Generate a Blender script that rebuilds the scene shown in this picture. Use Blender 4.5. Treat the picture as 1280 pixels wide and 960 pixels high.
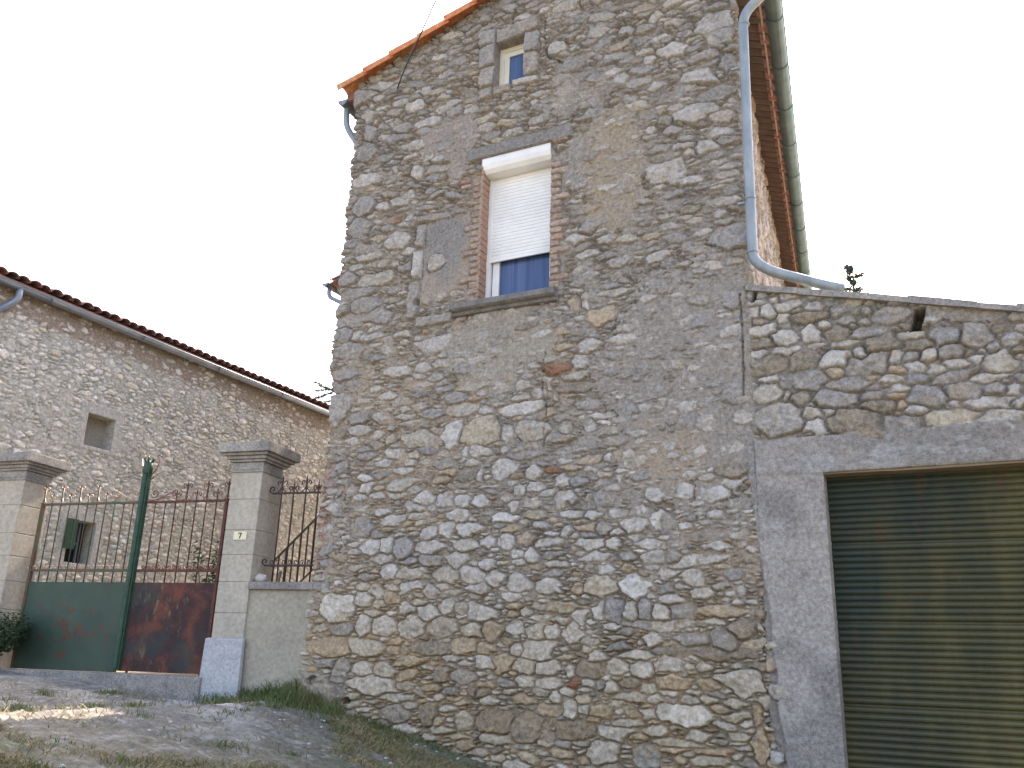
import bpy, bmesh, math, random
import numpy as np
from mathutils import Vector, Matrix

for o in list(bpy.data.objects): bpy.data.objects.remove(o)
SC = bpy.context.scene
COL = SC.collection
R = math.radians

# ------------------------------------------------------------------ camera
cam = bpy.data.cameras.new('camera'); camo = bpy.data.objects.new('camera', cam); COL.objects.link(camo)
camo.matrix_world = Matrix(((0.8924, 0.1094, 0.4377, 0.0), (0.4501, -0.2826, -0.8471, -7.5),
                            (0.0320, 0.9530, -0.3012, 1.6), (0, 0, 0, 1)))
cam.sensor_fit = 'HORIZONTAL'; cam.sensor_width = 36.0; cam.lens = 36.0 * 1110 / 1280
cam.clip_start = 0.05; cam.clip_end = 3000
SC.camera = camo

# ------------------------------------------------------------------ light
SUN_EL, SUN_AZ = 46.0, -6.0        # azimuth counted from +Y (behind the house) towards +X
w = bpy.data.worlds.new('World'); SC.world = w; w.use_nodes = True
nt = w.node_tree; nt.nodes.clear()
sky = nt.nodes.new('ShaderNodeTexSky'); sky.sky_type = 'NISHITA'; sky.sun_disc = False
sky.sun_elevation = R(SUN_EL); sky.sun_rotation = R(SUN_AZ)
sky.altitude = 100; sky.air_density = 1.0; sky.dust_density = 4.0; sky.ozone_density = 1.0
bg = nt.nodes.new('ShaderNodeBackground'); bg.inputs[1].default_value = 0.15
out = nt.nodes.new('ShaderNodeOutputWorld')
nt.links.new(sky.outputs[0], bg.inputs[0]); nt.links.new(bg.outputs[0], out.inputs[0])
sun = bpy.data.lights.new('sun', 'SUN'); sun.energy = 3.2; sun.angle = R(0.5); sun.color = (1, .94, .85)
suno = bpy.data.objects.new('sun', sun); COL.objects.link(suno)
sd = Vector((math.sin(R(SUN_AZ)) * math.cos(R(SUN_EL)), math.cos(R(SUN_AZ)) * math.cos(R(SUN_EL)), math.sin(R(SUN_EL))))
suno.rotation_euler = sd.to_track_quat('Z', 'Y').to_euler(); suno.location = (0, 0, 30)
vs = SC.view_settings
vs.view_transform = 'Standard'; vs.look = 'None'; vs.gamma = 1; vs.use_curve_mapping = False
vs.exposure = 2.4
vs.use_white_balance = True; vs.white_balance_temperature = 7300; vs.white_balance_tint = 17

# ------------------------------------------------------------------ materials
def nodes(m):
    m.use_nodes = True
    return m.node_tree, m.node_tree.nodes['Principled BSDF']
def coords(nt, scale=(1, 1, 1)):
    tc = nt.nodes.new('ShaderNodeTexCoord'); mp = nt.nodes.new('ShaderNodeMapping')
    mp.inputs['Scale'].default_value = scale
    nt.links.new(tc.outputs['Object'], mp.inputs['Vector']); return mp.outputs[0]
def noise(nt, vec, scale, detail=4, rough=.6):
    n = nt.nodes.new('ShaderNodeTexNoise'); n.inputs['Scale'].default_value = scale
    n.inputs['Detail'].default_value = detail; n.inputs['Roughness'].default_value = rough
    nt.links.new(vec, n.inputs['Vector']); return n.outputs['Fac']
def ramp(nt, fac, stops):
    r = nt.nodes.new('ShaderNodeValToRGB'); el = r.color_ramp.elements
    while len(el) < len(stops): el.new(.5)
    for e, (p, c) in zip(el, stops):
        e.position = p; e.color = (*c, 1) if len(c) == 3 else (c[0], c[0], c[0], 1)
    nt.links.new(fac, r.inputs[0]); return r.outputs[0]
def mix(nt, fac, a, b, mode='MIX'):
    m = nt.nodes.new('ShaderNodeMix'); m.data_type = 'RGBA'; m.blend_type = mode
    for s, v in ((m.inputs[0], fac), (m.inputs[6], a), (m.inputs[7], b)):
        if isinstance(v, (int, float)): s.default_value = v
        elif isinstance(v, tuple): s.default_value = (*v, 1)
        else: nt.links.new(v, s)
    return m.outputs[2]
def bump(nt, b, h, strength=.4, dist=.01):
    n = nt.nodes.new('ShaderNodeBump'); n.inputs['Strength'].default_value = strength
    n.inputs['Distance'].default_value = dist
    nt.links.new(h, n.inputs['Height']); nt.links.new(n.outputs[0], b.inputs['Normal'])
def plain(name, c1, c2=None, rough=.7, metal=0., scale=8, bstr=.3, bdist=.004, stretch=(1, 1, 1), lo=.35, hi=.65, spec=.3, fine=None):
    m = bpy.data.materials.new(name); nt, b = nodes(m)
    v = coords(nt, stretch); f = noise(nt, v, scale, 6)
    col = ramp(nt, f, [(lo, c1), (hi, c2 or c1)])
    if fine:
        col = mix(nt, fine, col, ramp(nt, noise(nt, v, scale * 9, 3), [(.3, (0, 0, 0)), (.75, (1, 1, 1))]), 'SOFT_LIGHT')
    nt.links.new(col, b.inputs['Base Color'])
    b.inputs['Roughness'].default_value = rough; b.inputs['Metallic'].default_value = metal
    b.inputs['Specular IOR Level'].default_value = spec
    if bstr: bump(nt, b, noise(nt, v, scale * 5, 6), bstr, bdist)
    return m
def vcol(name, micro=42, bstr=1., bdist=.016, rough=.9, amt=.9):
    """base colour from the mesh's own 'Col' attribute, broken up by fine grain"""
    m = bpy.data.materials.new(name); nt, b = nodes(m)
    a = nt.nodes.new('ShaderNodeAttribute'); a.attribute_name = 'Col'
    v = coords(nt)
    f1 = ramp(nt, noise(nt, v, micro * .7, 9, .78), [(.33, (.16, .16, .16)), (.66, (.84, .84, .84))])
    col = mix(nt, amt, a.outputs['Color'], f1, 'SOFT_LIGHT')
    f2 = ramp(nt, noise(nt, v, micro * 3.3, 3, .6), [(.52, (0, 0, 0)), (.72, (1, 1, 1))])
    col = mix(nt, .12, col, f2, 'SCREEN')
    nt.links.new(col, b.inputs['Base Color'])
    b.inputs['Roughness'].default_value = rough; b.inputs['Specular IOR Level'].default_value = .15
    bump(nt, b, noise(nt, v, micro * 1.6, 8, .75), bstr, bdist)
    return m
M = {}
M['stone'] = vcol('rubble_stone')
M['stone_far'] = vcol('far_rubble_stone', micro=30, bstr=.6, bdist=.01)
M['ground'] = vcol('ground_soil', micro=40, bstr=.8, bdist=.012, amt=.8)
M['ashlar'] = plain('dressed_stone', (.44, .39, .315), (.36, .32, .26), .9, scale=2.6, bstr=.4, bdist=.003, fine=.3, lo=.3, hi=.72)
M['cap'] = plain('weathered_cap', (.35, .32, .28), (.21, .195, .18), .9, scale=5, bstr=.6, bdist=.005, fine=.5)
M['capgrey'] = plain('grey_cap', (.30, .27, .235), (.19, .175, .16), .9, scale=5, bstr=.6, bdist=.005, fine=.5)
M['plinth'] = plain('pale_plinth', (.44, .43, .42), (.34, .34, .345), .85, scale=4, bstr=.4, bdist=.003, fine=.4)
M['render'] = plain('cement_render', (.37, .325, .25), (.31, .275, .215), .95, scale=3, bstr=.6, bdist=.004, fine=.28)
M['sill'] = plain('sill_concrete', (.23, .215, .20), (.14, .133, .125), .95, scale=9, bstr=.7, bdist=.006, fine=.6)
M['brick'] = plain('brick', (.42, .22, .15), (.36, .27, .20), .9, scale=14, bstr=.5, bdist=.003, fine=.5)
M['white'] = plain('white_pvc', (.80, .79, .77), (.69, .68, .655), .45, scale=3, bstr=0)
M['cream'] = plain('cream_frame', (.72, .68, .56), (.62, .58, .48), .55, scale=6, bstr=0)
M['rubber'] = plain('dark_gap', (.02, .02, .02), None, .8, bstr=0)
M['zinc'] = plain('zinc', (.20, .235, .25), (.31, .34, .35), .55, .3, scale=9, bstr=.15, bdist=.002, stretch=(1, 1, .3))
M['zinc_eave'] = plain('painted_zinc', (.07, .115, .115), (.12, .165, .155), .8, .0, scale=5, bstr=.1)
M['zinc_grey'] = plain('grey_zinc', (.17, .20, .24), (.25, .28, .32), .5, .5, scale=3, bstr=.1)
M['tile'] = plain('terracotta_tile', (.50, .17, .08), (.42, .21, .12), .85, scale=3, bstr=.4, fine=.6)
M['tile_orange'] = plain('orange_tile', (.58, .20, .09), (.50, .25, .12), .85, scale=2.2, bstr=.4, fine=.6)
M['tile_old'] = plain('old_tile', (.33, .16, .12), (.22, .15, .13), .9, scale=3.5, bstr=.5, fine=.6)
M['board'] = plain('fibre_board', (.16, .125, .10), (.11, .085, .07), .9, scale=4, bstr=.3)
M['iron_rust'] = plain('rusty_iron', (.17, .065, .045), (.07, .035, .03), .7, .3, scale=25, bstr=.5)
M['iron_green'] = plain('green_rusted_iron', (.05, .10, .065), (.15, .075, .045), .6, .3, scale=14, bstr=.5, lo=.4, hi=.6)
M['iron_dark'] = plain('dark_iron', (.055, .04, .045), (.09, .05, .045), .65, .4, scale=20, bstr=.4)
M['iron_pale'] = plain('iron_painted_glint', (.50, .40, .32), (.25, .14, .10), .4, .25, scale=30, bstr=.3)  # curls coloured pale to imitate their glint
M['iron_curl'] = plain('rust_curl_painted_glint', (.30, .15, .11), (.13, .06, .05), .45, .25, scale=30, bstr=.3)  # rust colour, lightened to paint in the glint
M['post_green'] = plain('green_paint', (.022, .058, .036), (.035, .08, .05), .45, .0, scale=10, bstr=.2, fine=.5)
M['leaf'] = plain('leaf_green', (.035, .07, .02), (.07, .11, .035), .6, scale=9, bstr=0)
M['leaf_dark'] = plain('leaf_dark', (.02, .045, .015), (.04, .075, .03), .6, scale=9, bstr=0)
M['needle'] = plain('needle_green', (.02, .05, .04), (.04, .08, .06), .6, scale=6, bstr=0)
M['dry'] = plain('dry_grass', (.32, .25, .13), (.16, .15, .06), .8, scale=2.5, bstr=0)
M['grass'] = plain('green_grass', (.07, .11, .03), (.16, .16, .06), .7, scale=3, bstr=0)
M['bark'] = plain('bark', (.10, .07, .05), (.06, .045, .035), .9, scale=20)
M['plate'] = plain('enamel_cream', (.70, .64, .42), None, .35, bstr=0)
M['ink'] = plain('ink_black', (.03, .03, .03), None, .5, bstr=0)
M['rock'] = plain('white_rock', (.55, .53, .48), (.40, .38, .34), .9, scale=8)
M['wood'] = plain('ochre_board', (.28, .20, .12), (.17, .135, .10), .85, scale=5, stretch=(.4, 3, 3))
M['cable'] = plain('cable_black', (.05, .045, .045), None, .6, bstr=0)
def glass_mat():
    m = bpy.data.materials.new('window_glass'); nt, b = nodes(m)
    v = coords(nt, (9, 1, .25)); c = ramp(nt, noise(nt, v, 2.2, 3), [(.35, (.035, .065, .15)), (.65, (.075, .12, .235))])
    nt.links.new(c, b.inputs['Base Color']); b.inputs['Roughness'].default_value = .12
    b.inputs['Specular IOR Level'].default_value = .35
    return m
M['glass'] = glass_mat()
def panel_green():
    m = bpy.data.materials.new('green_sheet_steel'); nt, b = nodes(m)
    v = coords(nt)
    base = ramp(nt, noise(nt, v, 3, 5), [(.3, (.016, .038, .025)), (.7, (.032, .062, .038))])
    # rust blisters, thick in the middle of the sheet
    sx = nt.nodes.new('ShaderNodeVectorMath'); sx.operation = 'DISTANCE'; nt.links.new(v, sx.inputs[0])
    sx.inputs[1].default_value = (3.30, 0, 1.86)
    mr = nt.nodes.new('ShaderNodeMapRange'); mr.inputs['From Min'].default_value = .03; mr.inputs['From Max'].default_value = .36
    mr.inputs['To Min'].default_value = .13; mr.inputs['To Max'].default_value = -.035; nt.links.new(sx.outputs['Value'], mr.inputs['Value'])
    ad = nt.nodes.new('ShaderNodeMath'); ad.operation = 'ADD'
    nt.links.new(noise(nt, v, 7, 5), ad.inputs[0]); nt.links.new(mr.outputs[0], ad.inputs[1])
    k = ramp(nt, ad.outputs[0], [(.56, (0, 0, 0)), (.61, (1, 1, 1))])
    rust = ramp(nt, noise(nt, v, 30, 4), [(.3, (.085, .038, .02)), (.7, (.05, .022, .015))])
    nt.links.new(mix(nt, k, base, rust), b.inputs['Base Color'])
    b.inputs['Roughness'].default_value = .55; bump(nt, b, ad.outputs[0], .3, .01)
    return m
def panel_rust():
    m = bpy.data.materials.new('rusty_sheet_steel'); nt, b = nodes(m)
    v = coords(nt); vs_ = coords(nt, (1, 1, .35))
    base = ramp(nt, noise(nt, v, 3.5, 8, .7), [(.34, (.016, .010, .010)), (.5, (.05, .015, .012)), (.64, (.14, .036, .018))])
    k = ramp(nt, noise(nt, vs_, 13, 8, .7), [(.58, (0, 0, 0)), (.66, (1, 1, 1))])
    g = ramp(nt, noise(nt, v, 2.2, 4), [(.5, (0, 0, 0)), (.62, (1, 1, 1))])
    c = mix(nt, k, base, (.15, .12, .06))
    c = mix(nt, g, c, mix(nt, .65, c, (.02, .036, .032)))
    nt.links.new(c, b.inputs['Base Color'])
    b.inputs['Roughness'].default_value = .75; bump(nt, b, noise(nt, v, 20, 6), .4, .004)
    return m
M['panel_green'] = panel_green(); M['panel_rust'] = panel_rust()
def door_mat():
    m = bpy.data.materials.new('olive_door_painted_glow'); nt, b = nodes(m)
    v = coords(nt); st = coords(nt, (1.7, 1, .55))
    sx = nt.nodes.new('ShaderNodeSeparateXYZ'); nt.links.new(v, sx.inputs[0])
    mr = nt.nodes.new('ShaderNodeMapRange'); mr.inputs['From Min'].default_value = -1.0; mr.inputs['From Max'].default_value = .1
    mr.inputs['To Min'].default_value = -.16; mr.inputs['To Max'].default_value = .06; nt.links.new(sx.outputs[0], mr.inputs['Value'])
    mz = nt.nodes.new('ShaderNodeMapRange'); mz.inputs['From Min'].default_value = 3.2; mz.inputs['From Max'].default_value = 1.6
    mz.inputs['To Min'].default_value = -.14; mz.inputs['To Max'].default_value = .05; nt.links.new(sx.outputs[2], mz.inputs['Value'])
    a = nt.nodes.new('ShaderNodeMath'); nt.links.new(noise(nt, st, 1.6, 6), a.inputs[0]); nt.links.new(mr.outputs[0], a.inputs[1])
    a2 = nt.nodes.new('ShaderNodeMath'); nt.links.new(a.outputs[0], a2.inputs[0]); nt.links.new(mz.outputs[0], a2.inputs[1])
    c = ramp(nt, a2.outputs[0], [(.25, (.032, .042, .030)), (.46, (.062, .060, .030)), (.75, (.125, .105, .040))])  # dark left and top to yellow centre: sunlit glow painted into the colour
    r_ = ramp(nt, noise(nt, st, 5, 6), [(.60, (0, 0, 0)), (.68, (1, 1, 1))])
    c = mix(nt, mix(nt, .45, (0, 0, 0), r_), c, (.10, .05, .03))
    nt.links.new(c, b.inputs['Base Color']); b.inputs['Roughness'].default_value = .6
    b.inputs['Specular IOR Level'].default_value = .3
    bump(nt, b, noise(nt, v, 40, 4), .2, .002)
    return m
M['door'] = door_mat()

# ------------------------------------------------------------------ scene helpers
def link(name, me, m=None, parent=None, smooth=False):
    o = bpy.data.objects.new(name, me); COL.objects.link(o)
    if m is not None: me.materials.append(M[m] if isinstance(m, str) else m)
    if parent is not None: o.parent = parent
    if smooth: me.polygons.foreach_set('use_smooth', [True] * len(me.polygons))
    return o
def tag(o, label=None, cat=None, group=None, kind=None):
    for k, v in (('label', label), ('category', cat), ('group', group), ('kind', kind)):
        if v: o[k] = v
    return o
def empty(name, loc=(0, 0, 0), rz=0.):
    o = bpy.data.objects.new(name, None); COL.objects.link(o); o.location = loc; o.rotation_euler = (0, 0, rz)
    o.empty_display_size = .1
    return o
def pt(o, loc):   # world-space mesh under an empty that stands at loc (no rotation)
    o.matrix_parent_inverse = Matrix.Translation(-Vector(loc)); return o

class MB:
    def __init__(s): s.v = []; s.f = []
    def add(s, vs, fs):
        n = len(s.v); s.v += [tuple(p) for p in vs]; s.f += [tuple(i + n for i in f) for f in fs]
    def box(s, a, b, j=0., rnd=None):
        x0, y0, z0 = a; x1, y1, z1 = b
        vs = [(x0, y0, z0), (x1, y0, z0), (x1, y1, z0), (x0, y1, z0), (x0, y0, z1), (x1, y0, z1), (x1, y1, z1), (x0, y1, z1)]
        if j: vs = [tuple(c + rnd.uniform(-j, j) for c in p) for p in vs]
        s.add(vs, [(0, 3, 2, 1), (4, 5, 6, 7), (0, 1, 5, 4), (1, 2, 6, 5), (2, 3, 7, 6), (3, 0, 4, 7)])
    def tube(s, pts, r, n=8, cap=True, flat=None):
        pts = [Vector(p) for p in pts]; rs = r if isinstance(r, (list, tuple)) else [r] * len(pts)
        vs = []; up = None
        for i, p in enumerate(pts):
            t = (pts[min(i + 1, len(pts) - 1)] - pts[max(i - 1, 0)]).normalized()
            if up is None:
                up = Vector((0, 0, 1)) if abs(t.z) < .9 else Vector((1, 0, 0))
            a = (up - t * up.dot(t)).normalized(); b = t.cross(a); up = a
            for k in range(n):
                q = 2 * math.pi * (k + .5) / n
                vs.append(p + (a * math.cos(q) + b * math.sin(q)) * rs[i])
        fs = []
        for i in range(len(pts) - 1):
            for k in range(n):
                fs.append((i * n + k, i * n + (k + 1) % n, (i + 1) * n + (k + 1) % n, (i + 1) * n + k))
        if cap: fs += [tuple(reversed(range(n))), tuple(range((len(pts) - 1) * n, len(pts) * n))]
        s.add(vs, fs)
    def sphere(s, c, r, n=8, sq=(1, 1, 1), jit=0, rnd=None):
        vs = []; fs = []
        for i in range(n + 1):
            th = math.pi * i / n
            for k in range(2 * n):
                ph = math.pi * k / n; q = r * (1 + (rnd.uniform(-jit, jit) if jit else 0))
                vs.append((c[0] + q * sq[0] * math.sin(th) * math.cos(ph), c[1] + q * sq[1] * math.sin(th) * math.sin(ph), c[2] + q * sq[2] * math.cos(th)))
        for i in range(n):
            for k in range(2 * n):
                fs.append((i * 2 * n + k, (i + 1) * 2 * n + k, (i + 1) * 2 * n + (k + 1) % (2 * n), i * 2 * n + (k + 1) % (2 * n)))
        s.add(vs, fs)
    def build(s, name, m, parent=None, smooth=False, bevel=0.):
        me = bpy.data.meshes.new(name); me.from_pydata(s.v, [], s.f); me.update()
        bm = bmesh.new(); bm.from_mesh(me)
        if not smooth: bmesh.ops.recalc_face_normals(bm, faces=bm.faces)
        if bevel:
            bmesh.ops.bevel(bm, geom=bm.edges[:], offset=bevel, segments=2, affect='EDGES', profile=.6, clamp_overlap=True)
        bm.to_mesh(me); bm.free()
        return link(name, me, m, parent, smooth)

# ------------------------------------------------------------------ rubble masonry as real relief
rng = np.random.default_rng(7)
def vnoise(U, V, scale, seed, octaves=1, gain=.5):
    """smooth value noise on arrays of metric coordinates, -1..1"""
    out = np.zeros(np.broadcast(U, V).shape, np.float32); amp = 1.; tot = 0.
    for o in range(octaves):
        g = np.random.default_rng(seed + 97 * o).uniform(-1, 1, (128, 128)).astype(np.float32)
        a = U / scale + 31.7; b = V / scale + 17.3
        i = np.floor(a).astype(int); j = np.floor(b).astype(int)
        fa = (a - i).astype(np.float32); fb = (b - j).astype(np.float32)
        fa = fa * fa * (3 - 2 * fa); fb = fb * fb * (3 - 2 * fb)
        i0, i1, j0, j1 = i % 128, (i + 1) % 128, j % 128, (j + 1) % 128
        out += amp * ((g[i0, j0] * (1 - fa) + g[i1, j0] * fa) * (1 - fb) + (g[i0, j1] * (1 - fa) + g[i1, j1] * fa) * fb)
        tot += amp; amp *= gain; scale = scale / 2.03
    return out / tot
PAL = {'w': (.50, .455, .405), 'W': (.59, .545, .49), 'g': (.32, .285, .25), 'G': (.36, .32, .275), 'b': (.31, .285, .262), 't': (.44, .39, .32),
       'T': (.46, .39, .29), 'o': (.42, .325, .225), 'P': (.50, .38, .24), 'k': (.27, .225, .17), 'K': (.27, .215, .15), 'r': (.27, .115, .06),
       'c': (.46, .27, .19), 'd': (.13, .115, .10)}
class Rubble:
    def __init__(s, u0, u1, v0, v1, step, seed=1, warp=1.):
        s.u0, s.v0, s.step = u0, v0, step
        s.nu = int(round((u1 - u0) / step)) + 1; s.nv = int(round((v1 - v0) / step)) + 1
        s.u = u0 + np.arange(s.nu) * step; s.v = v0 + np.arange(s.nv) * step
        s.U, s.V = np.meshgrid(s.u, s.v, indexing='ij')
        s.wu = (vnoise(s.U, s.V, .11, seed + 1, 2) * .016 + vnoise(s.U, s.V, .034, seed + 2, 3, .7) * .011) * warp
        s.wv = (vnoise(s.U, s.V, .11, seed + 3, 2) * .012 + vnoise(s.U, s.V, .034, seed + 4, 3, .7) * .009) * warp
        s.E1 = np.full((s.nu, s.nv), -1., np.float32); s.E2 = s.E1.copy(); s.ID = np.full((s.nu, s.nv), -1, np.int32)
        s.st = []; s.rnd = random.Random(seed)
    def stone(s, cu, cv, ru, rv, col, hgt=None, rect=False, rot=None, test=0.):
        rd = s.rnd
        iu = int((cu - s.u0) / s.step); iv = int((cv - s.v0) / s.step)
        if test:
            if not (0 <= iu < s.nu and 0 <= iv < s.nv): return False
            if s.E1[iu, iv] > -test * min(ru, rv): return False
            for q in (-.55, .55):
                k = min(max(int(iu + q * ru / s.step), 0), s.nu - 1)
                if s.E1[k, iv] > -.15 * rv: return False
        m = 1.9
        a0 = max(0, int((cu - m * ru - s.u0) / s.step) - 3); a1 = min(s.nu, int((cu + m * ru - s.u0) / s.step) + 4)
        b0 = max(0, int((cv - m * rv - s.v0) / s.step) - 3); b1 = min(s.nv, int((cv + m * rv - s.v0) / s.step) + 4)
        if a1 - a0 < 2 or b1 - b0 < 2: return False
        k = .25 if rect else 1.
        du = s.U[a0:a1, b0:b1] - cu + s.wu[a0:a1, b0:b1] * k
        dv = s.V[a0:a1, b0:b1] - cv + s.wv[a0:a1, b0:b1] * k
        if rot is None: rot = 0 if rect else rd.gauss(0, .10)
        c, sn = math.cos(rot), math.sin(rot)
        p = (du * c + dv * sn) / ru; q = (-du * sn + dv * c) / rv
        g = 0
        if rect:
            pw = 14; g = (np.abs(p) ** pw + np.abs(q) ** pw) ** (1 / pw)
        else:
            n = rd.choice((4, 5, 5, 6, 6, 7)); pw = rd.choice((8, 12, 18)); a = rd.uniform(0, 6.28)
            for i in range(n):
                t = a + 2 * math.pi * (i + rd.uniform(-.28, .28)) / n
                sup = rd.uniform(.86, 1.08)
                g = g + np.maximum(0, (p * math.cos(t) + q * math.sin(t)) / sup) ** pw
            g = g ** (1 / pw)
        e = ((1 - g) * min(ru, rv)).astype(np.float32)
        idx = len(s.st)
        E1 = s.E1[a0:a1, b0:b1]; E2 = s.E2[a0:a1, b0:b1]; I = s.ID[a0:a1, b0:b1]
        up = e > E1
        E2[:] = np.where(up, E1, np.maximum(E2, e)); E1[up] = e[up]; I[up] = idx
        if hgt is None: hgt = rd.uniform(.022, .048)
        s.st.append((cu, cv, hgt, rd.gauss(0, .07), rd.gauss(0, .10), *col, min(ru, rv)))
        return True
    def fill(s, passes, colour, region=None):
        """dart throwing, large stones first; colour(u, v, rnd) -> rgb"""
        rd = s.rnd
        for r, asp, tries, test in passes:
            for _ in range(tries):
                cu = s.u0 + rd.random() * s.nu * s.step; cv = s.v0 + rd.random() * s.nv * s.step
                if region and not region(cu, cv, r): continue
                k = rd.uniform(.75, 1.2); a = asp * rd.uniform(.75, 1.35)
                s.stone(cu, cv, r * k * math.sqrt(a), r * k / math.sqrt(a), colour(cu, cv, rd), test=test)
    def finish(s, mortar, mcol, seed=5, edge=.012, gap=.0015, rough=1., grow=.004, relief=1.):
        """mortar: level array (0 = buries the joints, -.03 = open joints); mcol: (nu,nv,3)"""
        A = np.array(s.st, np.float32) if s.st else np.zeros((1, 9), np.float32)
        I = np.maximum(s.ID, 0)
        grow = grow * (1 - .6 * (A[I, 8] < .02)); sep = np.minimum(s.E1 + grow, (s.E1 - s.E2) / 2 - gap)
        w_ = np.minimum(edge, A[I, 8] * .55)
        t = np.clip(sep / w_, 0, 1); crev = np.exp(-(sep / .006) ** 2) * np.clip(.55 + 1.4 * vnoise(s.U, s.V, .14, seed + 91, 3, .6), 0, 1.3); dome = 1 - (1 - t) ** 3
        tilt = A[I, 3] * (s.U - A[I, 0]) + A[I, 4] * (s.V - A[I, 1])
        n1 = vnoise(s.U, s.V, .09, seed, 3, .6); n2 = vnoise(s.U, s.V, .022, seed + 9, 2)
        facet = np.abs(vnoise(s.U + I * .37, s.V + I * .73, .07, seed + 21, 2))
        hs = -.036 + A[I, 2] * 1.3 * relief * dome + np.clip(s.E1, 0, .1) * .12 + (tilt + n1 * .006 + n2 * .0022 - facet * .024 + .009) * t
        hs = np.where((s.ID >= 0) & (sep > 0), hs, -.045)
        m = mortar + vnoise(s.U, s.V, .05, seed + 31, 3, .6) * .0045 * rough + vnoise(s.U, s.V, .014, seed + 41, 1) * .0018 * rough
        k = 1 / (1 + np.exp(-np.clip((hs - m - .001 + n2 * .002) / .0016, -30, 30)))
        H = np.where(hs > m, hs, m) - (crev * .024 * (m < .003)).astype(np.float32)
        sc = A[I, 5:8]
        var = 1 + .34 * vnoise(s.U, s.V, .055, seed + 51, 4, .7)[..., None] + .12 * n2[..., None]
        patina = np.clip(vnoise(s.U + I * .11, s.V, .13, seed + 61, 3, .6) * 1.7 - .35, 0, 1)[..., None] * .55
        sc = sc * var
        stain = np.clip(vnoise(s.U + I * .21, s.V + I * .05, .10, seed + 65, 3, .6) * 2.0 - .3, 0, 1)[..., None] * .5
        sc = sc * (1 - stain) + stain * np.array((.40, .30, .19)); sc = sc * (1 - patina) + patina * np.array((.20, .195, .185)) 
        smear = np.clip(1 - t * 1.4, 0, 1)[..., None] * .35
        sc = sc * (1 - smear) + mcol * smear
        mv = mcol * (1 + .14 * vnoise(s.U, s.V, .035, seed + 71, 3, .65) + .07 * vnoise(s.U, s.V, .012, seed + 81))[..., None]
        C = sc * k[..., None] + mv * (1 - k[..., None])
        return H.astype(np.float32), np.clip(C, .01, .9).astype(np.float32)

def sheet_mesh(name, P, N, C, keep, m, parent=None, depth=.25):
    """P, N: (nu,nv,3) positions and outward normals; keep: (nu-1,nv-1) faces kept; edges get a skirt going inwards"""
    nu, nv = P.shape[:2]
    ids = np.arange(nu * nv).reshape(nu, nv)
    a, b, c, d = ids[:-1, :-1], ids[1:, :-1], ids[1:, 1:], ids[:-1, 1:]
    q = np.stack([a, b, c, d], -1)[keep]
    K = np.zeros((nu + 1, nv + 1), bool); K[1:-1, 1:-1] = keep
    edges = []
    for (x, y) in (((slice(0, None)), None),):
        pass
    # vertical grid edges (i, j)-(i, j+1): faces (i-1, j) and (i, j)
    L_, R_ = K[:-1, 1:-1], K[1:, 1:-1]
    i, j = np.nonzero(R_ & ~L_); edges.append(np.stack([ids[i, j + 1], ids[i, j]], -1))
    i, j = np.nonzero(L_ & ~R_); edges.append(np.stack([ids[i, j], ids[i, j + 1]], -1))
    B_, T_ = K[1:-1, :-1], K[1:-1, 1:]
    i, j = np.nonzero(T_ & ~B_); edges.append(np.stack([ids[i, j], ids[i + 1, j]], -1))
    i, j = np.nonzero(B_ & ~T_); edges.append(np.stack([ids[i + 1, j], ids[i, j]], -1))
    E = np.concatenate(edges); bv = np.unique(E)
    Pf, Nf, Cf = P.reshape(-1, 3), N.reshape(-1, 3), C.reshape(-1, 3)
    back = Pf[bv] - Nf[bv] * depth; mp = np.full(nu * nv, -1); mp[bv] = nu * nv + np.arange(len(bv))
    sk = np.stack([E[:, 1], E[:, 0], mp[E[:, 0]], mp[E[:, 1]]], -1)
    V = np.concatenate([Pf, back]); CC = np.concatenate([Cf, Cf[bv]]); Q = np.concatenate([q, sk])
    used = np.unique(Q); re = np.full(len(V), -1); re[used] = np.arange(len(used)); Q = re[Q]; V = V[used]; CC = CC[used]
    me = bpy.data.meshes.new(name)
    me.vertices.add(len(V)); me.vertices.foreach_set('co', V.astype(np.float32).ravel())
    me.loops.add(len(Q) * 4); me.loops.foreach_set('vertex_index', Q.astype(np.int32).ravel())
    me.polygons.add(len(Q)); me.polygons.foreach_set('loop_start', np.arange(0, len(Q) * 4, 4, dtype=np.int32))
    me.polygons.foreach_set('use_smooth', np.concatenate([np.ones(len(q), bool), np.zeros(len(sk), bool)]))
    me.update(calc_edges=True)
    at = me.color_attributes.new('Col', 'FLOAT_COLOR', 'POINT')
    at.data.foreach_set('color', np.concatenate([CC, np.ones((len(CC), 1))], 1).astype(np.float32).ravel())
    me.validate()
    return link(name, me, m, parent)
def flat_sheet(name, rub, H, C, origin, du, n, keep, m, parent, depth=.25, V2=None):
    V = rub.V if V2 is None else V2
    o, du, n = (np.array(x, float) for x in (origin, du, n))
    P = o + rub.U[..., None] * du + V[..., None] * np.array((0, 0, 1.)) + H[..., None] * n
    return sheet_mesh(name, P, np.broadcast_to(n, P.shape), C, keep, m, parent, depth)
def centres(r): return (r.u[:-1] + r.step / 2)[:, None], (r.v[:-1] + r.step / 2)[None, :]
def mixc(a, b, t): return np.array(a) * (1 - t[..., None]) + np.array(b) * t[..., None]
def sstep(x, a, b): t = np.clip((x - a) / (b - a), 0, 1); return t * t * (3 - 2 * t)
def spot(U, V, cu, cv, ru, rv, soft=.35, seed=3):
    d = np.sqrt(((U - cu) / ru) ** 2 + ((V - cv) / rv) ** 2) + vnoise(U, V, .18, seed, 3, .6) * .35
    return 1 - sstep(d, 1 - soft, 1 + soft)

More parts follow.
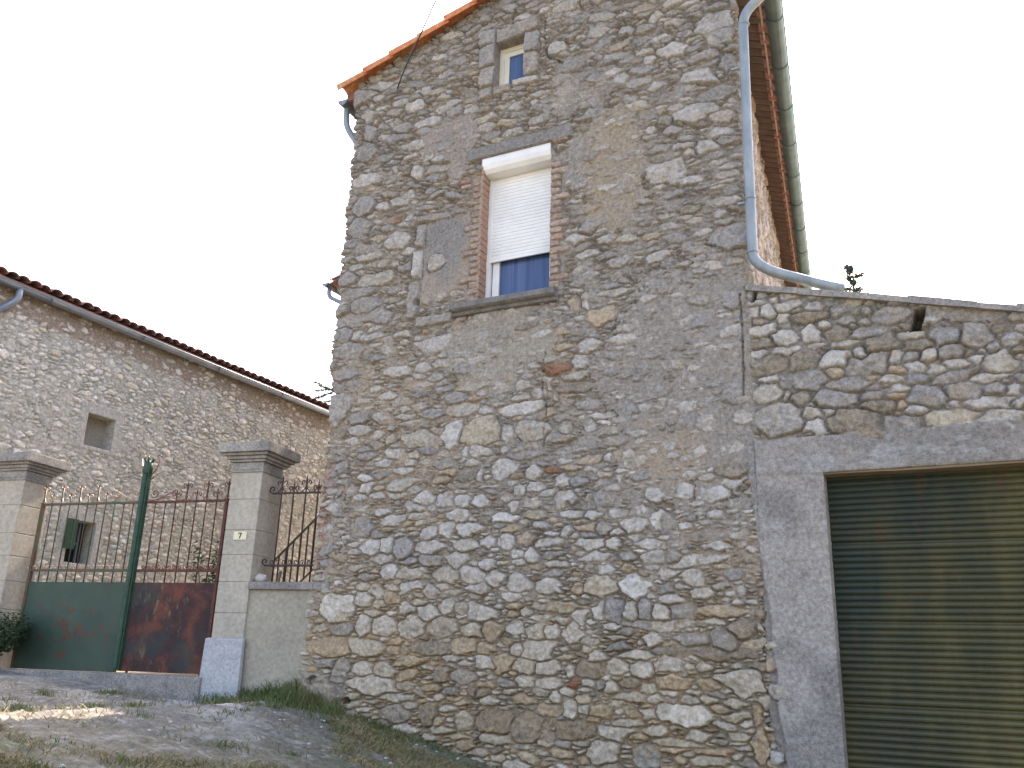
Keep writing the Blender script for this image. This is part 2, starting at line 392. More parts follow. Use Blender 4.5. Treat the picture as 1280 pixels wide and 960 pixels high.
# stones of the two walls as measured: x, z, half width, half height in mm, colour key
HOUSE_STONES = """-5335,3065,115,66,w -5221,2965,165,58,w -5576,2892,144,103,g -4430,2978,129,74,w -4753,2819,107,70,w -4559,2847,89,77,w -4301,2835,142,73,w -5449,2692,123,79,w -5238,2708,83,94,w -5051,2674,136,99,b -4735,2675,174,65,w -3889,2709,99,80,w -3684,2725,100,62,o -4334,2682,95,68,t -4083,2708,89,60,w -4709,2548,124,62,g -4406,2562,111,68,w -4965,2542,109,38,b -5185,2451,102,95,w -4895,2414,180,75,t -4547,2409,152,74,t -4245,2399,128,93,w -4004,2360,90,74,w -3768,2587,71,52,w -3610,2557,65,65,w -4084,2499,99,56,w -3732,2301,131,64,w -3459,2293,130,69,w -5507,2304,96,50,w -5333,2261,64,69,w -5134,2198,96,75,o -5486,2178,104,64,w -5284,2140,94,45,t -4950,2089,86,60,w -4715,2057,104,79,w -4509,2103,90,72,w -4340,2094,70,62,t -4108,2040,143,70,w -3682,2058,65,48,w -5786,2101,223,133,W -5730,1886,164,69,g -5822,1713,248,102,o -5452,1931,95,95,w -5225,1926,131,101,w -4901,1910,158,93,w -4558,1913,176,91,t -4211,1897,103,64,t -4009,1886,93,84,o -3775,1910,91,75,w -3563,1883,92,74,t -3397,1884,75,55,w -5387,1709,180,73,t -5102,1702,82,46,o -4660,1725,244,64,k -4301,1751,140,76,o -4061,1739,93,54,o -3552,1729,135,85,w -3765,1727,66,64,w -4914,1595,145,44,o -5425,1511,101,70,w -5176,1507,140,62,t -5300,1367,236,78,w -5683,1491,95,123,b -4084,1613,100,62,w -3879,1611,104,86,o -3655,1587,101,66,t -3429,1585,113,62,w -5871,1553,103,51,b -4295,1481,123,56,g -4524,1492,74,75,k -3657,1458,90,57,w -3429,1460,115,54,w -4951,1365,120,41,t -4609,1367,111,41,o -4017,1411,92,36,o -4183,1359,47,57,k -5023,1263,185,38,w -4537,1288,69,33,w -3673,1305,119,35,o -3366,1342,53,58,w -3942,1117,186,104,K -3615,1082,135,112,k -5019,1125,160,82,g -4650,1140,100,96,k -4269,1097,111,79,t -3413,1068,67,86,t -4523,1083,68,41,o -3421,1226,111,49,o -4487,1000,128,36,t -3272,3058,50,50,w -3076,3045,70,52,w -2783,3043,58,39,w -2592,3027,53,44,w -2160,3013,69,35,w -3207,2940,113,46,w -3002,2918,87,45,w -2766,2924,94,48,w -1890,2870,69,36,w -3264,2772,59,52,w -2902,2787,81,63,b -2610,2809,108,65,w -2364,2840,124,80,W -2162,2787,60,34,w -3038,2657,137,56,w -2813,2657,67,56,w -2480,2641,116,49,w -1905,2600,112,35,w -2976,2546,115,46,w -2682,2536,85,42,b -2452,2528,111,58,w -2269,2523,65,52,g -2021,2497,158,54,w -2888,2429,80,49,w -3029,2434,61,47,k -2673,2438,74,37,o -2339,2386,78,57,w -2107,2350,89,70,w -1752,2360,70,54,b -2937,2282,156,93,T -2613,2285,129,78,W -2341,2262,81,44,b -2024,2216,102,46,w -3151,2262,62,52,o -1694,2220,40,51,w -3139,2042,79,57,w -2954,2048,58,69,w -2796,2083,91,96,b -2651,2065,67,83,t -2535,2095,85,88,b -2398,2070,85,70,w -2207,2076,101,60,b -1834,2070,198,47,o -1713,1935,103,78,k -3201,1862,102,66,w -2833,1935,89,38,w -2378,1950,99,46,w -2191,1955,81,38,w -2473,1839,81,52,w -2131,1845,150,51,b -1848,1860,110,72,b -2949,1692,88,43,w -2264,1744,93,47,k -2613,1712,145,38,w -2417,1752,52,36,b -1860,1728,242,50,k -3214,1555,29,62,w -3040,1576,136,63,k -2793,1607,102,69,w -2560,1602,90,68,w -2320,1638,130,62,w -3176,1461,61,41,r -3041,1466,68,40,w -2923,1468,43,42,b -2820,1449,60,42,w -2659,1486,88,45,k -2510,1455,81,54,t -2003,1488,105,44,o -1704,1516,140,91,w -3241,1388,75,41,w -2672,1370,138,43,t -2450,1365,78,39,w -3210,1251,82,75,w -3072,1247,56,40,w -2920,1248,96,56,o -2636,1235,62,39,o -2513,1236,56,44,w -2208,1248,230,83,W -2694,1160,149,38,t -3167,1079,206,88,K -3413,1072,70,82,o -2818,1083,132,48,w -2446,1119,100,43,t -2589,1059,73,30,o -2284,1033,183,32,t -1784,1117,89,42,t -1616,1287,49,99,o -1604,1025,74,102,o -2920,919,152,92,w -2315,974,94,29,o -1973,993,119,24,o -2548,919,115,86,b -2260,912,61,26,o -6062,5785,136,96,g -5657,5721,257,86,t -5900,5590,329,68,b -5805,5424,204,101,g -6081,5390,90,71,g -5553,5248,174,83,g -6005,5256,187,85,g -6058,5100,116,81,b -5864,5066,79,65,w -5940,4890,175,103,g -5445,4954,72,49,w -5412,4826,100,70,t -4812,4817,227,88,w -5680,4851,85,37,g -5256,4578,174,62,w -4953,4575,110,66,w -4725,4597,120,52,t -5992,4627,197,67,g -6108,4465,96,66,g -5827,4469,188,79,g -4296,4568,114,44,w -4345,4315,184,67,t -4450,4490,120,55,b -4029,4240,117,66,t -4224,4219,65,51,w -3752,4235,83,60,t -3916,4362,92,57,o -4079,4365,57,32,w -3539,4278,91,28,w -3583,4136,79,62,w -3443,4141,40,51,w -3409,4369,154,58,r -3335,4577,111,48,o -4790,4040,145,59,b -4429,4058,180,80,t -4171,4023,79,56,w -3783,4013,264,71,W -3782,4111,117,36,t -5194,4217,139,50,t -4973,4140,94,49,t -4514,4187,127,62,g -4551,3810,126,114,W -4193,3817,195,145,T -3925,3769,73,98,w -3645,3759,172,106,t -3294,3771,71,86,t -4954,3781,192,87,t -5288,3820,67,64,t -5751,4091,188,71,g -5715,3948,141,56,w -6057,3939,137,54,k -5489,3775,92,52,g -5069,3975,141,38,t -4226,3599,111,56,w -4394,3612,51,51,w -4295,3490,71,43,t -3936,3407,130,108,w -4201,3365,45,69,w -4610,3503,135,54,g -3299,3534,113,42,w -3429,3362,71,36,r -3737,3527,249,40,g -3622,3345,83,73,w -3325,3243,77,59,w -5105,3466,108,42,w -4892,3455,76,34,g -5155,3322,124,72,t -5566,3308,76,67,w -5192,3216,124,36,t -5922,3565,92,83,g -4104,3239,129,22,w -3773,3191,67,54,w -3599,3220,95,52,w -3299,3088,118,77,w -4833,3165,127,80,w -4593,3150,99,82,w -4382,3115,99,62,w -4177,3098,97,54,w -3884,3110,74,40,t -3647,3071,116,60,t -5335,3092,115,39,w -4996,3632,92,48,t -3832,3042,64,58,w -1776,4992,223,81,g -1654,4808,110,101,g -2766,5077,180,39,w -3081,5084,64,40,w -3217,5018,67,67,o -3081,4985,42,42,w -2925,4851,151,94,P -3172,4862,82,37,w -2156,4779,91,56,t -2214,4938,90,25,w -2779,4979,82,21,w -2346,4677,72,70,b -1921,4644,104,67,b -1671,4500,106,48,w -1877,4486,49,29,w -3036,4555,130,73,w -3136,4406,102,72,w -3182,4264,169,46,t -3178,4154,192,59,k -2032,4213,80,33,w -1899,4143,73,35,w -2511,4241,85,61,b -2369,4223,50,61,g -2157,4112,58,45,w -2031,4099,62,47,w -2867,4137,90,40,w -1676,4131,126,85,g -2825,4263,94,41,b -2121,3979,75,35,w -1964,3974,54,35,w -1935,3907,67,29,w -1669,3911,113,110,g -2116,3850,94,65,w -2679,3889,104,66,b -2497,3891,72,45,w -2601,3786,48,30,w -2325,3926,52,45,w -3053,3756,67,67,w -2126,3706,83,75,g -1932,3682,95,80,w -1620,3695,75,70,w -3441,4138,37,48,w -3252,3539,160,39,w -2282,3515,75,38,w -2526,3573,101,23,w -1786,3459,152,96,w -2010,3431,63,43,w -2247,3409,60,34,w -2654,3455,62,51,w -2768,3467,36,39,o -2445,3459,41,38,w -1747,3274,110,117,k -2858,3438,49,56,w -3151,3232,78,47,b -2538,3251,103,46,g -2105,3235,63,40,w -2260,3222,57,34,b -2886,3320,65,30,w -2740,3246,45,34,w -3074,3053,65,58,w -2792,3044,54,40,w -2591,3033,53,52,w -2949,3081,67,69,b -2144,3065,81,88,w -1912,3064,143,81,w -2417,3073,75,65,w -2049,2963,60,27,w -5182,8081,75,74,w -5303,7903,147,84,W -5103,7633,202,68,w -5457,7647,121,66,b -5260,7368,192,64,w -4868,7245,142,56,b -5066,7159,108,56,w -4917,7094,96,55,w -4919,6966,141,62,t -5187,6974,87,79,w -4968,6863,113,68,b -5965,7436,142,125,g -5934,7052,178,86,w -5508,7093,45,47,w -5291,6703,90,62,w -5640,6619,97,62,w -5914,6692,161,120,b -5962,6429,160,118,b -5478,6426,80,52,r -5390,6147,173,106,w -4831,5790,119,95,w -5820,6126,179,54,g -5773,6018,171,47,w -6055,6245,107,62,b -5857,8326,184,77,w -4903,7901,94,41,t -4734,7666,106,71,g -5430,5869,64,39,t -5986,7960,80,91,t -5929,7698,95,108,g -5520,7514,136,58,b -3376,8636,166,74,t -3466,8107,106,86,w -3287,7846,186,84,g -2972,8164,119,71,w -2452,8029,107,55,g -1722,7859,186,143,w -1668,7693,146,94,w -2155,7671,148,82,w -2407,7629,66,60,w -2705,7491,87,69,w -1948,6859,200,105,w -2401,6781,57,46,W -2263,6866,78,50,g -2642,6877,51,42,b -2264,6276,209,106,w -2629,6290,97,64,w -1848,6441,105,66,w -2029,6121,170,47,w -2345,6126,77,38,w -1918,7286,164,76,w -1711,6580,120,48,w -1731,7034,191,68,g -1633,6185,117,41,w -3016,7287,70,53,b -2928,6153,68,43,w -2751,6172,81,53,w -2863,6053,73,43,w -2328,6447,89,49,k -1998,6340,57,29,t -1605,7354,79,113,g -1628,5922,91,46,g -1684,5820,142,45,w -2137,7563,54,39,b"""
GARAGE_STONES = """-1476,4752,57,26,w -1480,4666,57,48,w -1345,4660,65,56,w -1185,4684,98,47,w -976,4639,82,35,w -1031,4556,131,46,k -1237,4581,59,47,w -763,4569,73,60,g -736,4481,80,45,g -1422,4478,119,47,w -1237,4393,105,69,w -1018,4386,72,68,w -1432,4362,114,51,k -789,4376,85,67,k -548,4347,135,50,g -899,4460,40,30,w -368,4467,138,69,g -581,4445,47,25,t -1237,4498,48,23,g -1460,4276,73,38,w -1199,4275,122,32,w -976,4281,89,23,w -767,4271,104,27,t -461,4229,127,65,k -234,4269,102,38,t -204,4186,119,46,k 15,4230,116,82,b 232,4203,100,88,g -1379,4150,163,76,k -1082,4166,131,90,k -827,4140,144,66,w -628,4152,53,76,w -603,4074,166,89,g -359,4095,47,53,w -239,4098,62,39,b -112,4090,54,47,w 52,4101,93,68,g -346,3991,65,48,o -220,3997,66,47,w -71,3961,67,40,t 78,3994,76,38,w 215,4011,43,45,w 380,3964,121,86,t 489,3991,51,35,w 338,4096,51,34,b -840,4021,69,47,o -1045,3982,152,88,g -1369,4035,69,31,w -1405,3907,124,86,t -733,3908,168,59,g -567,3950,71,34,o -408,3922,79,35,w -219,3896,100,46,b 25,3876,113,49,g 274,3846,128,37,w 100,3762,121,71,g 315,3753,84,50,g -166,3763,133,80,b 457,3732,50,35,w -1261,3957,50,39,b -1243,3857,26,46,t -1124,3825,93,66,k -842,3789,176,70,g -570,3782,88,37,b -387,3767,81,25,o -378,3833,88,35,w -519,3700,133,56,k -349,3693,40,38,o 2,3661,63,27,w 260,3650,169,48,w -1317,3654,201,140,G -1050,3681,85,43,w -1012,3566,95,61,w -908,3682,52,32,w -731,3596,177,100,k -261,3629,74,41,w -372,3549,165,74,g 0,3548,180,70,T 336,3526,147,59,t 461,3625,34,31,w"""

# ------------------------------------------------------------------ canal tiles
def tile_roof(name, origin, down, along, length, width, m, parent, period=.21, seed=1, step=.34, amp=.045, back=.03):
    """down / along: unit vectors (down the slope, along the eave). A relief of under- and over-tiles with thickness."""
    rd = random.Random(seed); O = Vector(origin); D = Vector(down).normalized(); A = Vector(along).normalized(); N = A.cross(D).normalized()
    if N.z < 0: N = -N
    nrow = max(1, int(length / step)); ncol = int(width / period); sub = 10
    mb = MB()
    for c in range(ncol):
        for k in range(nrow):
            jx, jz, jr = rd.uniform(-.012, .012), rd.uniform(-.006, .01), rd.uniform(-.02, .02)
            s0 = length - (k + 1) * step - .06; s1 = length - k * step + jr
            vs = []
            for (s, rr, lift) in ((s0, .42, .0), (s1, .5, .028)):
                for q in range(sub + 1):
                    ang = math.pi * q / sub
                    a = (c + .5) * period + jx - math.cos(ang) * period * rr * 1.05
                    h = math.sin(ang) * amp * 1.55 + lift + jz
                    vs.append(O + D * s + A * a + N * h)
            n = sub + 1; inner = [v - N * .014 for v in vs]
            fs = [(q, q + 1, n + q + 1, n + q) for q in range(sub)]
            fs += [(n + q, n + q + 1, 3 * n + q + 1, 3 * n + q) for q in range(sub)]
            fs += [(2 * n + q + 1, 2 * n + q, 3 * n + q, 3 * n + q + 1) for q in range(sub)]
            mb.add(vs + inner, fs)
        # under-tile channel
    th = .02
    a0, a1 = O - N * back, O + A * width - N * back
    mb.add([a0, a1, a1 + D * length, a0 + D * length, a0 - N * th, a1 - N * th, a1 + D * length - N * th, a0 + D * length - N * th],
           [(0, 1, 2, 3), (7, 6, 5, 4), (0, 4, 5, 1), (1, 5, 6, 2), (2, 6, 7, 3), (3, 7, 4, 0)])
    return mb.build(name, m, parent, smooth=False)
def gutter(name, p0, p1, r, m, parent, rings=.55, seg=10):
    p0, p1 = Vector(p0), Vector(p1); L = (p1 - p0).length; t = (p1 - p0) / L; up = Vector((0, 0, 1)); s = t.cross(up).normalized()
    mb = MB()
    prof = [(math.cos(math.pi + math.pi * k / seg), math.sin(math.pi + math.pi * k / seg)) for k in range(seg + 1)]
    vs = []
    for p in (p0, p1):
        for rr in (r, r - .004):
            vs += [p + s * a * rr + up * b * rr for a, b in prof]
    n = seg + 1; fs = []
    for k in range(seg):
        fs += [(k, k + 1, 2 * n + k + 1, 2 * n + k), (n + k + 1, n + k, 3 * n + k, 3 * n + k + 1)]
    fs += [tuple(range(n)), tuple(range(2 * n, 3 * n))]
    mb.add(vs, fs)
    for sg in (-1, 1):
        mb.tube([p0 + s * sg * r, p1 + s * sg * r], .009, 6)
    k = rings * .6
    while k < L:
        q = p0 + t * k
        mb.tube([q + s * a * (r + .004) + up * b * (r + .004) for a, b in prof], .006, 5)
        k += rings
    return mb.build(name, m, parent, smooth=True)
def pipe(name, pts, r, m, parent, rings=()):
    # round the bends
    P = [Vector(p) for p in pts]; outp = [P[0]]
    for i in range(1, len(P) - 1):
        a = (P[i - 1] - P[i]); b = (P[i + 1] - P[i]); d = min(.13, a.length * .45, b.length * .45)
        A, B = P[i] + a.normalized() * d, P[i] + b.normalized() * d
        for k in range(6):
            t = k / 5; outp.append(A * (1 - t) ** 2 + P[i] * 2 * t * (1 - t) + B * t * t)
    outp.append(P[-1])
    mb = MB(); mb.tube(outp, r, 16)
    for q, dr in rings:
        q = Vector(q); d = Vector(dr).normalized() * .012
        mb.tube([q - d, q - d * .5, q + d * .5, q + d], [r + .002, r + .008, r + .008, r + .002], 16)
    return mb.build(name, m, parent, smooth=True)

# ================================================================== GROUND
def ground_z(x, y):
    f = np.interp(x, [-40, -12, -10, -8.6, -7.4, -6.7, -6.07, -5.6, -4.6, -3.9, -2, -1, .5, 3, 12, 40],
                  [1.3, 1.36, 1.36, 1.27, 1.15, 1.10, 1.19, 1.09, .88, .72, .27, .03, -.1, -.3, -.6, -.6])
    yard = np.where(x < -6.1, 1.33, f)
    t = sstep(y, -.3, .1) * (x < -6.05)
    z = f * (1 - t) + yard * t
    far = np.clip((np.hypot(x, y) - 30) / 60, 0, 1)
    return z * (1 - far)
def lines(lo, hi, step, far):
    a = list(np.arange(lo, hi + 1e-6, step)); s = step; p = hi
    while p < far: s *= 1.35; p += s; a.append(p)
    s = step; p = lo
    while p > -far: s *= 1.35; p -= s; a.insert(0, p)
    return np.array(a)
gx = lines(-10.6, -2.4, .02, 900); gy = lines(-5.2, .06, .02, 900)
GX, GY = np.meshgrid(gx, gy, indexing='ij')
near = ((GX > -10.6) & (GX < -2.4) & (GY > -5.2) & (GY < .06)).astype(float)
gz = ground_z(GX, GY) + near * (vnoise(GX, GY, .9, 401, 3) * .035 + vnoise(GX, GY, .16, 402, 3, .6) * .020 + vnoise(GX, GY, .06, 403, 2, .7) * .014)
base = mixc((.17, .15, .105), (.12, .108, .075), sstep(vnoise(GX, GY, .8, 410, 3, .6), -.25, .35))
greyn = vnoise(GX, GY, .45, 411, 4, .6)
apron = spot(GX, GY, -7.6, -1.7, 2.5, 1.75, .30, 412)
grey = mixc((.31, .296, .262), (.16, .152, .138), sstep(greyn, -.25, .25))
gc = base * (1 - apron[..., None] * .85) + grey * apron[..., None] * .85
gc = gc * (1 + .35 * vnoise(GX, GY, .07, 418, 3, .7))[..., None]
green = sstep(vnoise(GX, GY, .5, 413, 3, .6), .05, .45) * (1 - apron * .8)
gc = gc * (1 - green[..., None] * .6) + np.array((.10, .115, .055)) * green[..., None] * .6
pale = np.maximum(spot(GX, GY, -6.95, -.45, .50, .22, .2, 415), spot(GX, GY, -6.15, -1.05, .30, .12, .25, 416))
peb = sstep(vnoise(GX, GY, .06, 417, 2), .38, .55) * .7
pale = np.maximum(pale, peb * .55)
gc = gc * (1 - pale[..., None]) + np.array((.40, .385, .36)) * pale[..., None]
gP = np.stack([GX, GY, gz], -1)
gN = np.broadcast_to(np.array((0, 0, 1.)), gP.shape)
g = sheet_mesh('ground', gP[:, ::1], gN, gc, np.ones((len(gx) - 1, len(gy) - 1), bool), 'ground', None, .3)
tag(g, kind='structure')
def gh(x, y): return float(ground_z(np.array(x), np.array(y)))

# ================================================================== STONE HOUSE
XL, XR = -6.19, -1.51
OX0, OX1, OZ0, OZ1 = -4.32, -3.50, 5.20, 6.93      # large window opening
TH = R(6.8)                                   # the right-hand side wall runs slightly inwards
SE = np.array((-math.sin(TH), math.cos(TH), 0)); SO = np.array((math.cos(TH), math.sin(TH), 0))
RX, RZ, SL = -4.13, 9.17, .345                # ridge and roof slope
def roof_z(x): return RZ - SL * np.abs(x - RX)
house = empty('stone_house', (-3.8, 0, .7))
HP = (-3.8, 0, .7)
tag(house, 'tall narrow gabled house of pale rubble stone with half closed white roller shutter', 'house')

rb = Rubble(XL - .40, XR + .13, .35, 9.2, .0065, seed=11)
U, V = rb.U, rb.V
for r in HOUSE_STONES.split():
    x, z, rx, rz, c = r.split(','); x, z, rx, rz = (float(q) / 1000 for q in (x, z, rx, rz))
    if -5.25 < x < -5.0 and 5.0 < z < 6.4: continue
    if -5.05 < x < -4.5 and 5.4 < z < 6.3: continue
    if (OX0 - .24 < x + rx * .7 and x - rx * .7 < OX1 + .2) and 5.15 < z < 6.8: continue
    rb.stone(x, z, rx * 1.08, rz * 1.08, PAL[c], rot=0.)
rect = lambda x0, x1, z0, z1, c, h=.04: rb.stone((x0 + x1) / 2, (z0 + z1) / 2, abs(x1 - x0) / 2, (z1 - z0) / 2, PAL[c] if isinstance(c, str) else c, h, True)
rd = random.Random(3)
# brick jambs of the large window
OX0, OX1, OZ0, OZ1 = -4.32, -3.50, 5.20, 6.93
def brk():
    f = rd.uniform(.85, 1.12)
    return tuple(q * f for q in rd.choice(((.44, .30, .225), (.44, .31, .235), (.45, .33, .26), (.42, .26, .19))))
z = 5.24; k = 0
while z < 6.62:
    wl = (.11, .115, .11, .21)[k % 4] + rd.uniform(-.01, .02); wr = (.10, .21, .10, .11)[k % 4] + rd.uniform(-.01, .02)
    rect(OX0 - wl, OX0 - .003, z, z + .068, brk(), .036)
    rect(OX1 + .003, OX1 + wr, z, z + .068, brk(), .036)
    z += .0765; k += 1
rect(-4.62, -4.45, 5.02, 5.09, brk()); rect(-4.62, -4.44, 4.94, 5.01, brk()); rect(-4.44, -4.36, 5.02, 5.09, brk()); rect(-4.62, -4.50, 4.86, 4.93, brk())
rect(-4.60, -4.45, 6.60, 6.66, brk()); rect(-4.62, -4.47, 6.67, 6.73, (.34, .16, .10)); rect(OX1 + .01, OX1 + .21, 6.90, 6.99, (.34, .22, .17)); rect(-3.42, -3.35, 5.14, 5.2, brk())
rect(-4.40, -4.15, 4.97, 5.08, PAL['t'])
# dressed stones of the small attic window
AX0, AX1, AZ0, AZ1 = -4.235, -3.85, 7.84, 8.43
rect(-4.46, -4.235, 8.44, 8.64, 'b', .055); rect(-4.23, -3.66, 8.44, 8.61, 'g', .055)
rect(-4.45, AX0 - .002, 8.15, 8.43, 'b', .055); rect(-4.44, AX0 - .002, 7.86, 8.14, 'G', .055); rect(-4.44, -4.26, 7.70, 7.85, 'G', .055)
rect(AX1 + .002, -3.66, 8.16, 8.43, 'b', .055); rect(AX1 + .002, -3.68, 7.88, 8.15, 'G', .055); rect(-4.0, -3.68, 7.75, 7.835, 'w', .05)
rect(-4.24, -4.02, 7.72, 7.835, (.38, .29, .20), .04)
# blocked opening left of the window
rect(-5.17, -4.72, 6.30, 6.375, 'G', .05); rect(-5.14, -5.03, 5.98, 6.29, 'G', .05); rect(-5.17, -5.05, 5.62, 5.97, 'W', .05)
rect(-5.21, -5.07, 5.16, 5.61, 'G', .05); rect(-5.09, -4.56, 5.04, 5.15, 'G', .055)
rb.stone(-4.87, 5.77, .12, .10, PAL['w'], rot=0.); rb.stone(-4.80, 5.35, .10, .05, PAL['w']); rb.stone(-4.95, 5.32, .06, .04, PAL['t'])
for q in range(5): rb.stone(-5.0 + q * .09, 5.23, .036, .026, PAL['w'])
# quoins
z = .9; k = 0
while z < 8.2:
    hq = rd.uniform(.20, .34)
    wq = (.20, .30)[k % 2] + rd.uniform(0, .06)
    for sgn, X in ((1, XL - .02), (-1, XR + .02)):
        cx = X + sgn * wq * (.45 if sgn > 0 else .5)
        c = rd.choice(('g', 'w', 'b', 'g', 'G', 'w'))
        if (sgn > 0 and not 1.3 < z < 3.7) or (sgn < 0 and z > 3.5): rb.stone(cx, z + hq / 2, wq, hq / 2 * .96, PAL[c], rd.uniform(.045, .065), rot=0., test=.35)
    z += hq; k += 1
def hcol(u, v, rd):
    if v > 5.6 or (u > -3 and v > 3.9):
        k = rd.choices('gbwtGko', (30, 17, 24, 10, 14, 4, 2))[0]
    elif v > 3.0: k = rd.choices('gbwtGoWk', (14, 7, 32, 17, 10, 6, 6, 5))[0]
    else: k = rd.choices('wWtogkbT', (30, 8, 22, 14, 6, 7, 6, 8))[0]
    f = rd.uniform(.82, 1.12); return tuple(q * f for q in PAL[k])
def in_open(cu, cv, r):
    for x0, x1, z0, z1 in ((OX0 - .14, OX1 + .16, OZ0 - .1, 6.75), (AX0 - .1, AX1 + .1, AZ0 - .06, AZ1 + .1), (-5.02, -4.5, 5.4, 6.3),
                           (OX0 - .15, OX1 + .22, 6.93, 7.10)):
        if x0 - r * 1.3 < cu < x1 + r * 1.3 and z0 - r * .6 < cv < z1 + r * .6: return False
    return True
rb.fill([(.085, 2.6, 1200, .60), (.062, 2.5, 4500, .56), (.045, 2.5, 12000, .5), (.031, 2.5, 26000, .45), (.020, 2.6, 60000, .42)], hcol, in_open)
# mortar: open joints low on the wall, flush in the middle, weathered above
mo = np.interp(V, [0, 1.0, 2.6, 3.4, 4.6, 6.2, 7.2, 9.3], [-.020, -.021, -.012, -.002, -.001, -.006, -.011, -.014])
mo = mo + vnoise(U, V, .75, 21, 3, .6) * .008 + .012 * sstep(U, -3.4, -2.0) * sstep(V, 1.6, 2.6) * (1 - sstep(V, 5., 6.))
def flush(cu, cv, ru, rv, lev, seed, a=None):
    global mo
    s_ = spot(U, V, cu, cv, ru, rv, .3, seed); mo = np.maximum(mo, mo * (1 - s_) + lev * s_); return s_
fa = flush(-6.0, 3.1, .30, .85, .004, 54); fb = flush(-6.05, 2.0, .16, .45, .002, 55)
f1 = flush(-4.80, 7.33, .42, .30, .012, 30); f2 = flush(-2.80, 6.45, .36, .75, .010, 31); f3 = flush(-4.05, 4.72, .62, .36, .014, 32)
f4 = flush(-4.76, 6.0, .26, .40, .004, 33); f5 = flush(-5.65, 8.9, 1.5, .05, .0, 34); f6 = flush(-3.15, 7.45, .5, .25, .006, 35)
f7 = flush(-3.18, 6.6, .16, .4, .010, 36); f8 = flush(-5.95, 1.15, .4, .28, .006, 37); f9 = flush(-4.65, 6.95, .14, .22, .012, 38)
f10 = flush(-2.35, 7.15, .35, .18, .0, 39); f11 = flush(-2.2, 4.15, .4, .25, .0, 40); f12 = flush(-5.2, 4.1, .4, .2, .002, 47)
lin = ((U > -4.52 + .03 * vnoise(U, V, .1, 44)) & (U < -3.26) & (V > 6.935) & (V < 7.09 + .02 * vnoise(U, V, .2, 41)))
mo = np.where(lin, .034, mo)
edgep = sstep(U - (-1.60 + .085 * np.clip(3.3 - V, 0, 4)) + .05 * vnoise(U, V, .3, 42, 3), -.015, .015) * (V < 3.48 + .02 * vnoise(U, V, .2, 43))
mo = np.maximum(mo, -.03 + .048 * edgep)
mc = mixc((.37, .285, .205), (.30, .262, .222), sstep(vnoise(U, V, .9, 22, 3, .6) + (V - 3.6) * .09 + (U + 3.8) * .16, -.35, .45))
mc = mixc(mc, (.235, .205, .175), np.clip((V - 6) * .3, 0, .7))
for s_, c in ((f1, (.30, .245, .20)), (f2, (.345, .265, .175)), (f3, (.345, .30, .235)), (f4, (.225, .205, .185)), (f8, (.26, .235, .22))):
    mc = mixc(mc, c, s_)
mc = mixc(mc, (.185, .175, .162), lin.astype(float) * .8); mc = mixc(mc, (.285, .26, .235), edgep)
# brick-coloured patch and darker splash zone at the left foot
mc = mixc(mc, (.37, .20, .14), spot(U, V, XL + .06, 3.05, .10, .60, .4, 45) * .85)
gr = np.interp(V, [0, 2.8, 3.6, 5.5, 7, 9], [.011, .010, .006, .006, .009, .009]) + .006 * vnoise(U, V, .5, 49, 2)
H, C = rb.finish(mo, mc, seed=50, grow=gr)
wea = np.clip(.08 + .10 * (V - 3.2), .05, .32) + .14 * vnoise(U, V, .8, 48, 3)
C = mixc(C, (.285, .26, .235), np.clip(wea, 0, .5))
warm = (1 - sstep(V + .5 * vnoise(U, V, .6, 53, 3), 1.4, 2.9))[..., None] * .8
C = C * (1 - warm) + C * np.array((1.06, .955, .79)) * warm
moss = sstep(vnoise(U, V, .35, 46, 4, .65), .12, .5) * sstep(V, 4.5, 7.5) * .35
C = mixc(C, (.17, .17, .165), moss)
# cracks and putlog holes
def carve(pts, wd, dp):
    global H, C
    for (x0, z0), (x1, z1) in zip(pts[:-1], pts[1:]):
        L = math.hypot(x1 - x0, z1 - z0); a0 = int((min(x0, x1) - .05 - rb.u0) / rb.step); a1 = int((max(x0, x1) + .05 - rb.u0) / rb.step)
        b0 = int((min(z0, z1) - .05 - rb.v0) / rb.step); b1 = int((max(z0, z1) + .05 - rb.v0) / rb.step)
        uu, vv = U[a0:a1, b0:b1], V[a0:a1, b0:b1]
        t = np.clip(((uu - x0) * (x1 - x0) + (vv - z0) * (z1 - z0)) / L ** 2, 0, 1)
        d = np.hypot(uu - x0 - t * (x1 - x0), vv - z0 - t * (z1 - z0)) + vnoise(uu, vv, .03, 61) * .006
        k = 1 - sstep(d, wd * .5, wd)
        H[a0:a1, b0:b1] -= (k * dp).astype(np.float32)
carve([(-3.62, 8.62), (-3.60, 8.2), (-3.56, 8.02), (-3.45, 7.96), (-3.38, 7.90)], .016, .05)
carve([(-1.60, 3.9), (-1.585, 4.4), (-1.59, 4.85)], .012, .04)
carve([(-3.52, 4.55), (-3.56, 4.2), (-3.50, 3.95), (-3.53, 3.6)], .008, .03)
carve([(-5.095, 5.32), (-5.09, 5.36)], .03, .12); carve([(-6.02, 1.38), (-5.96, 1.40)], .04, .15); carve([(-5.62, 1.21), (-5.56, 1.22)], .035, .15)
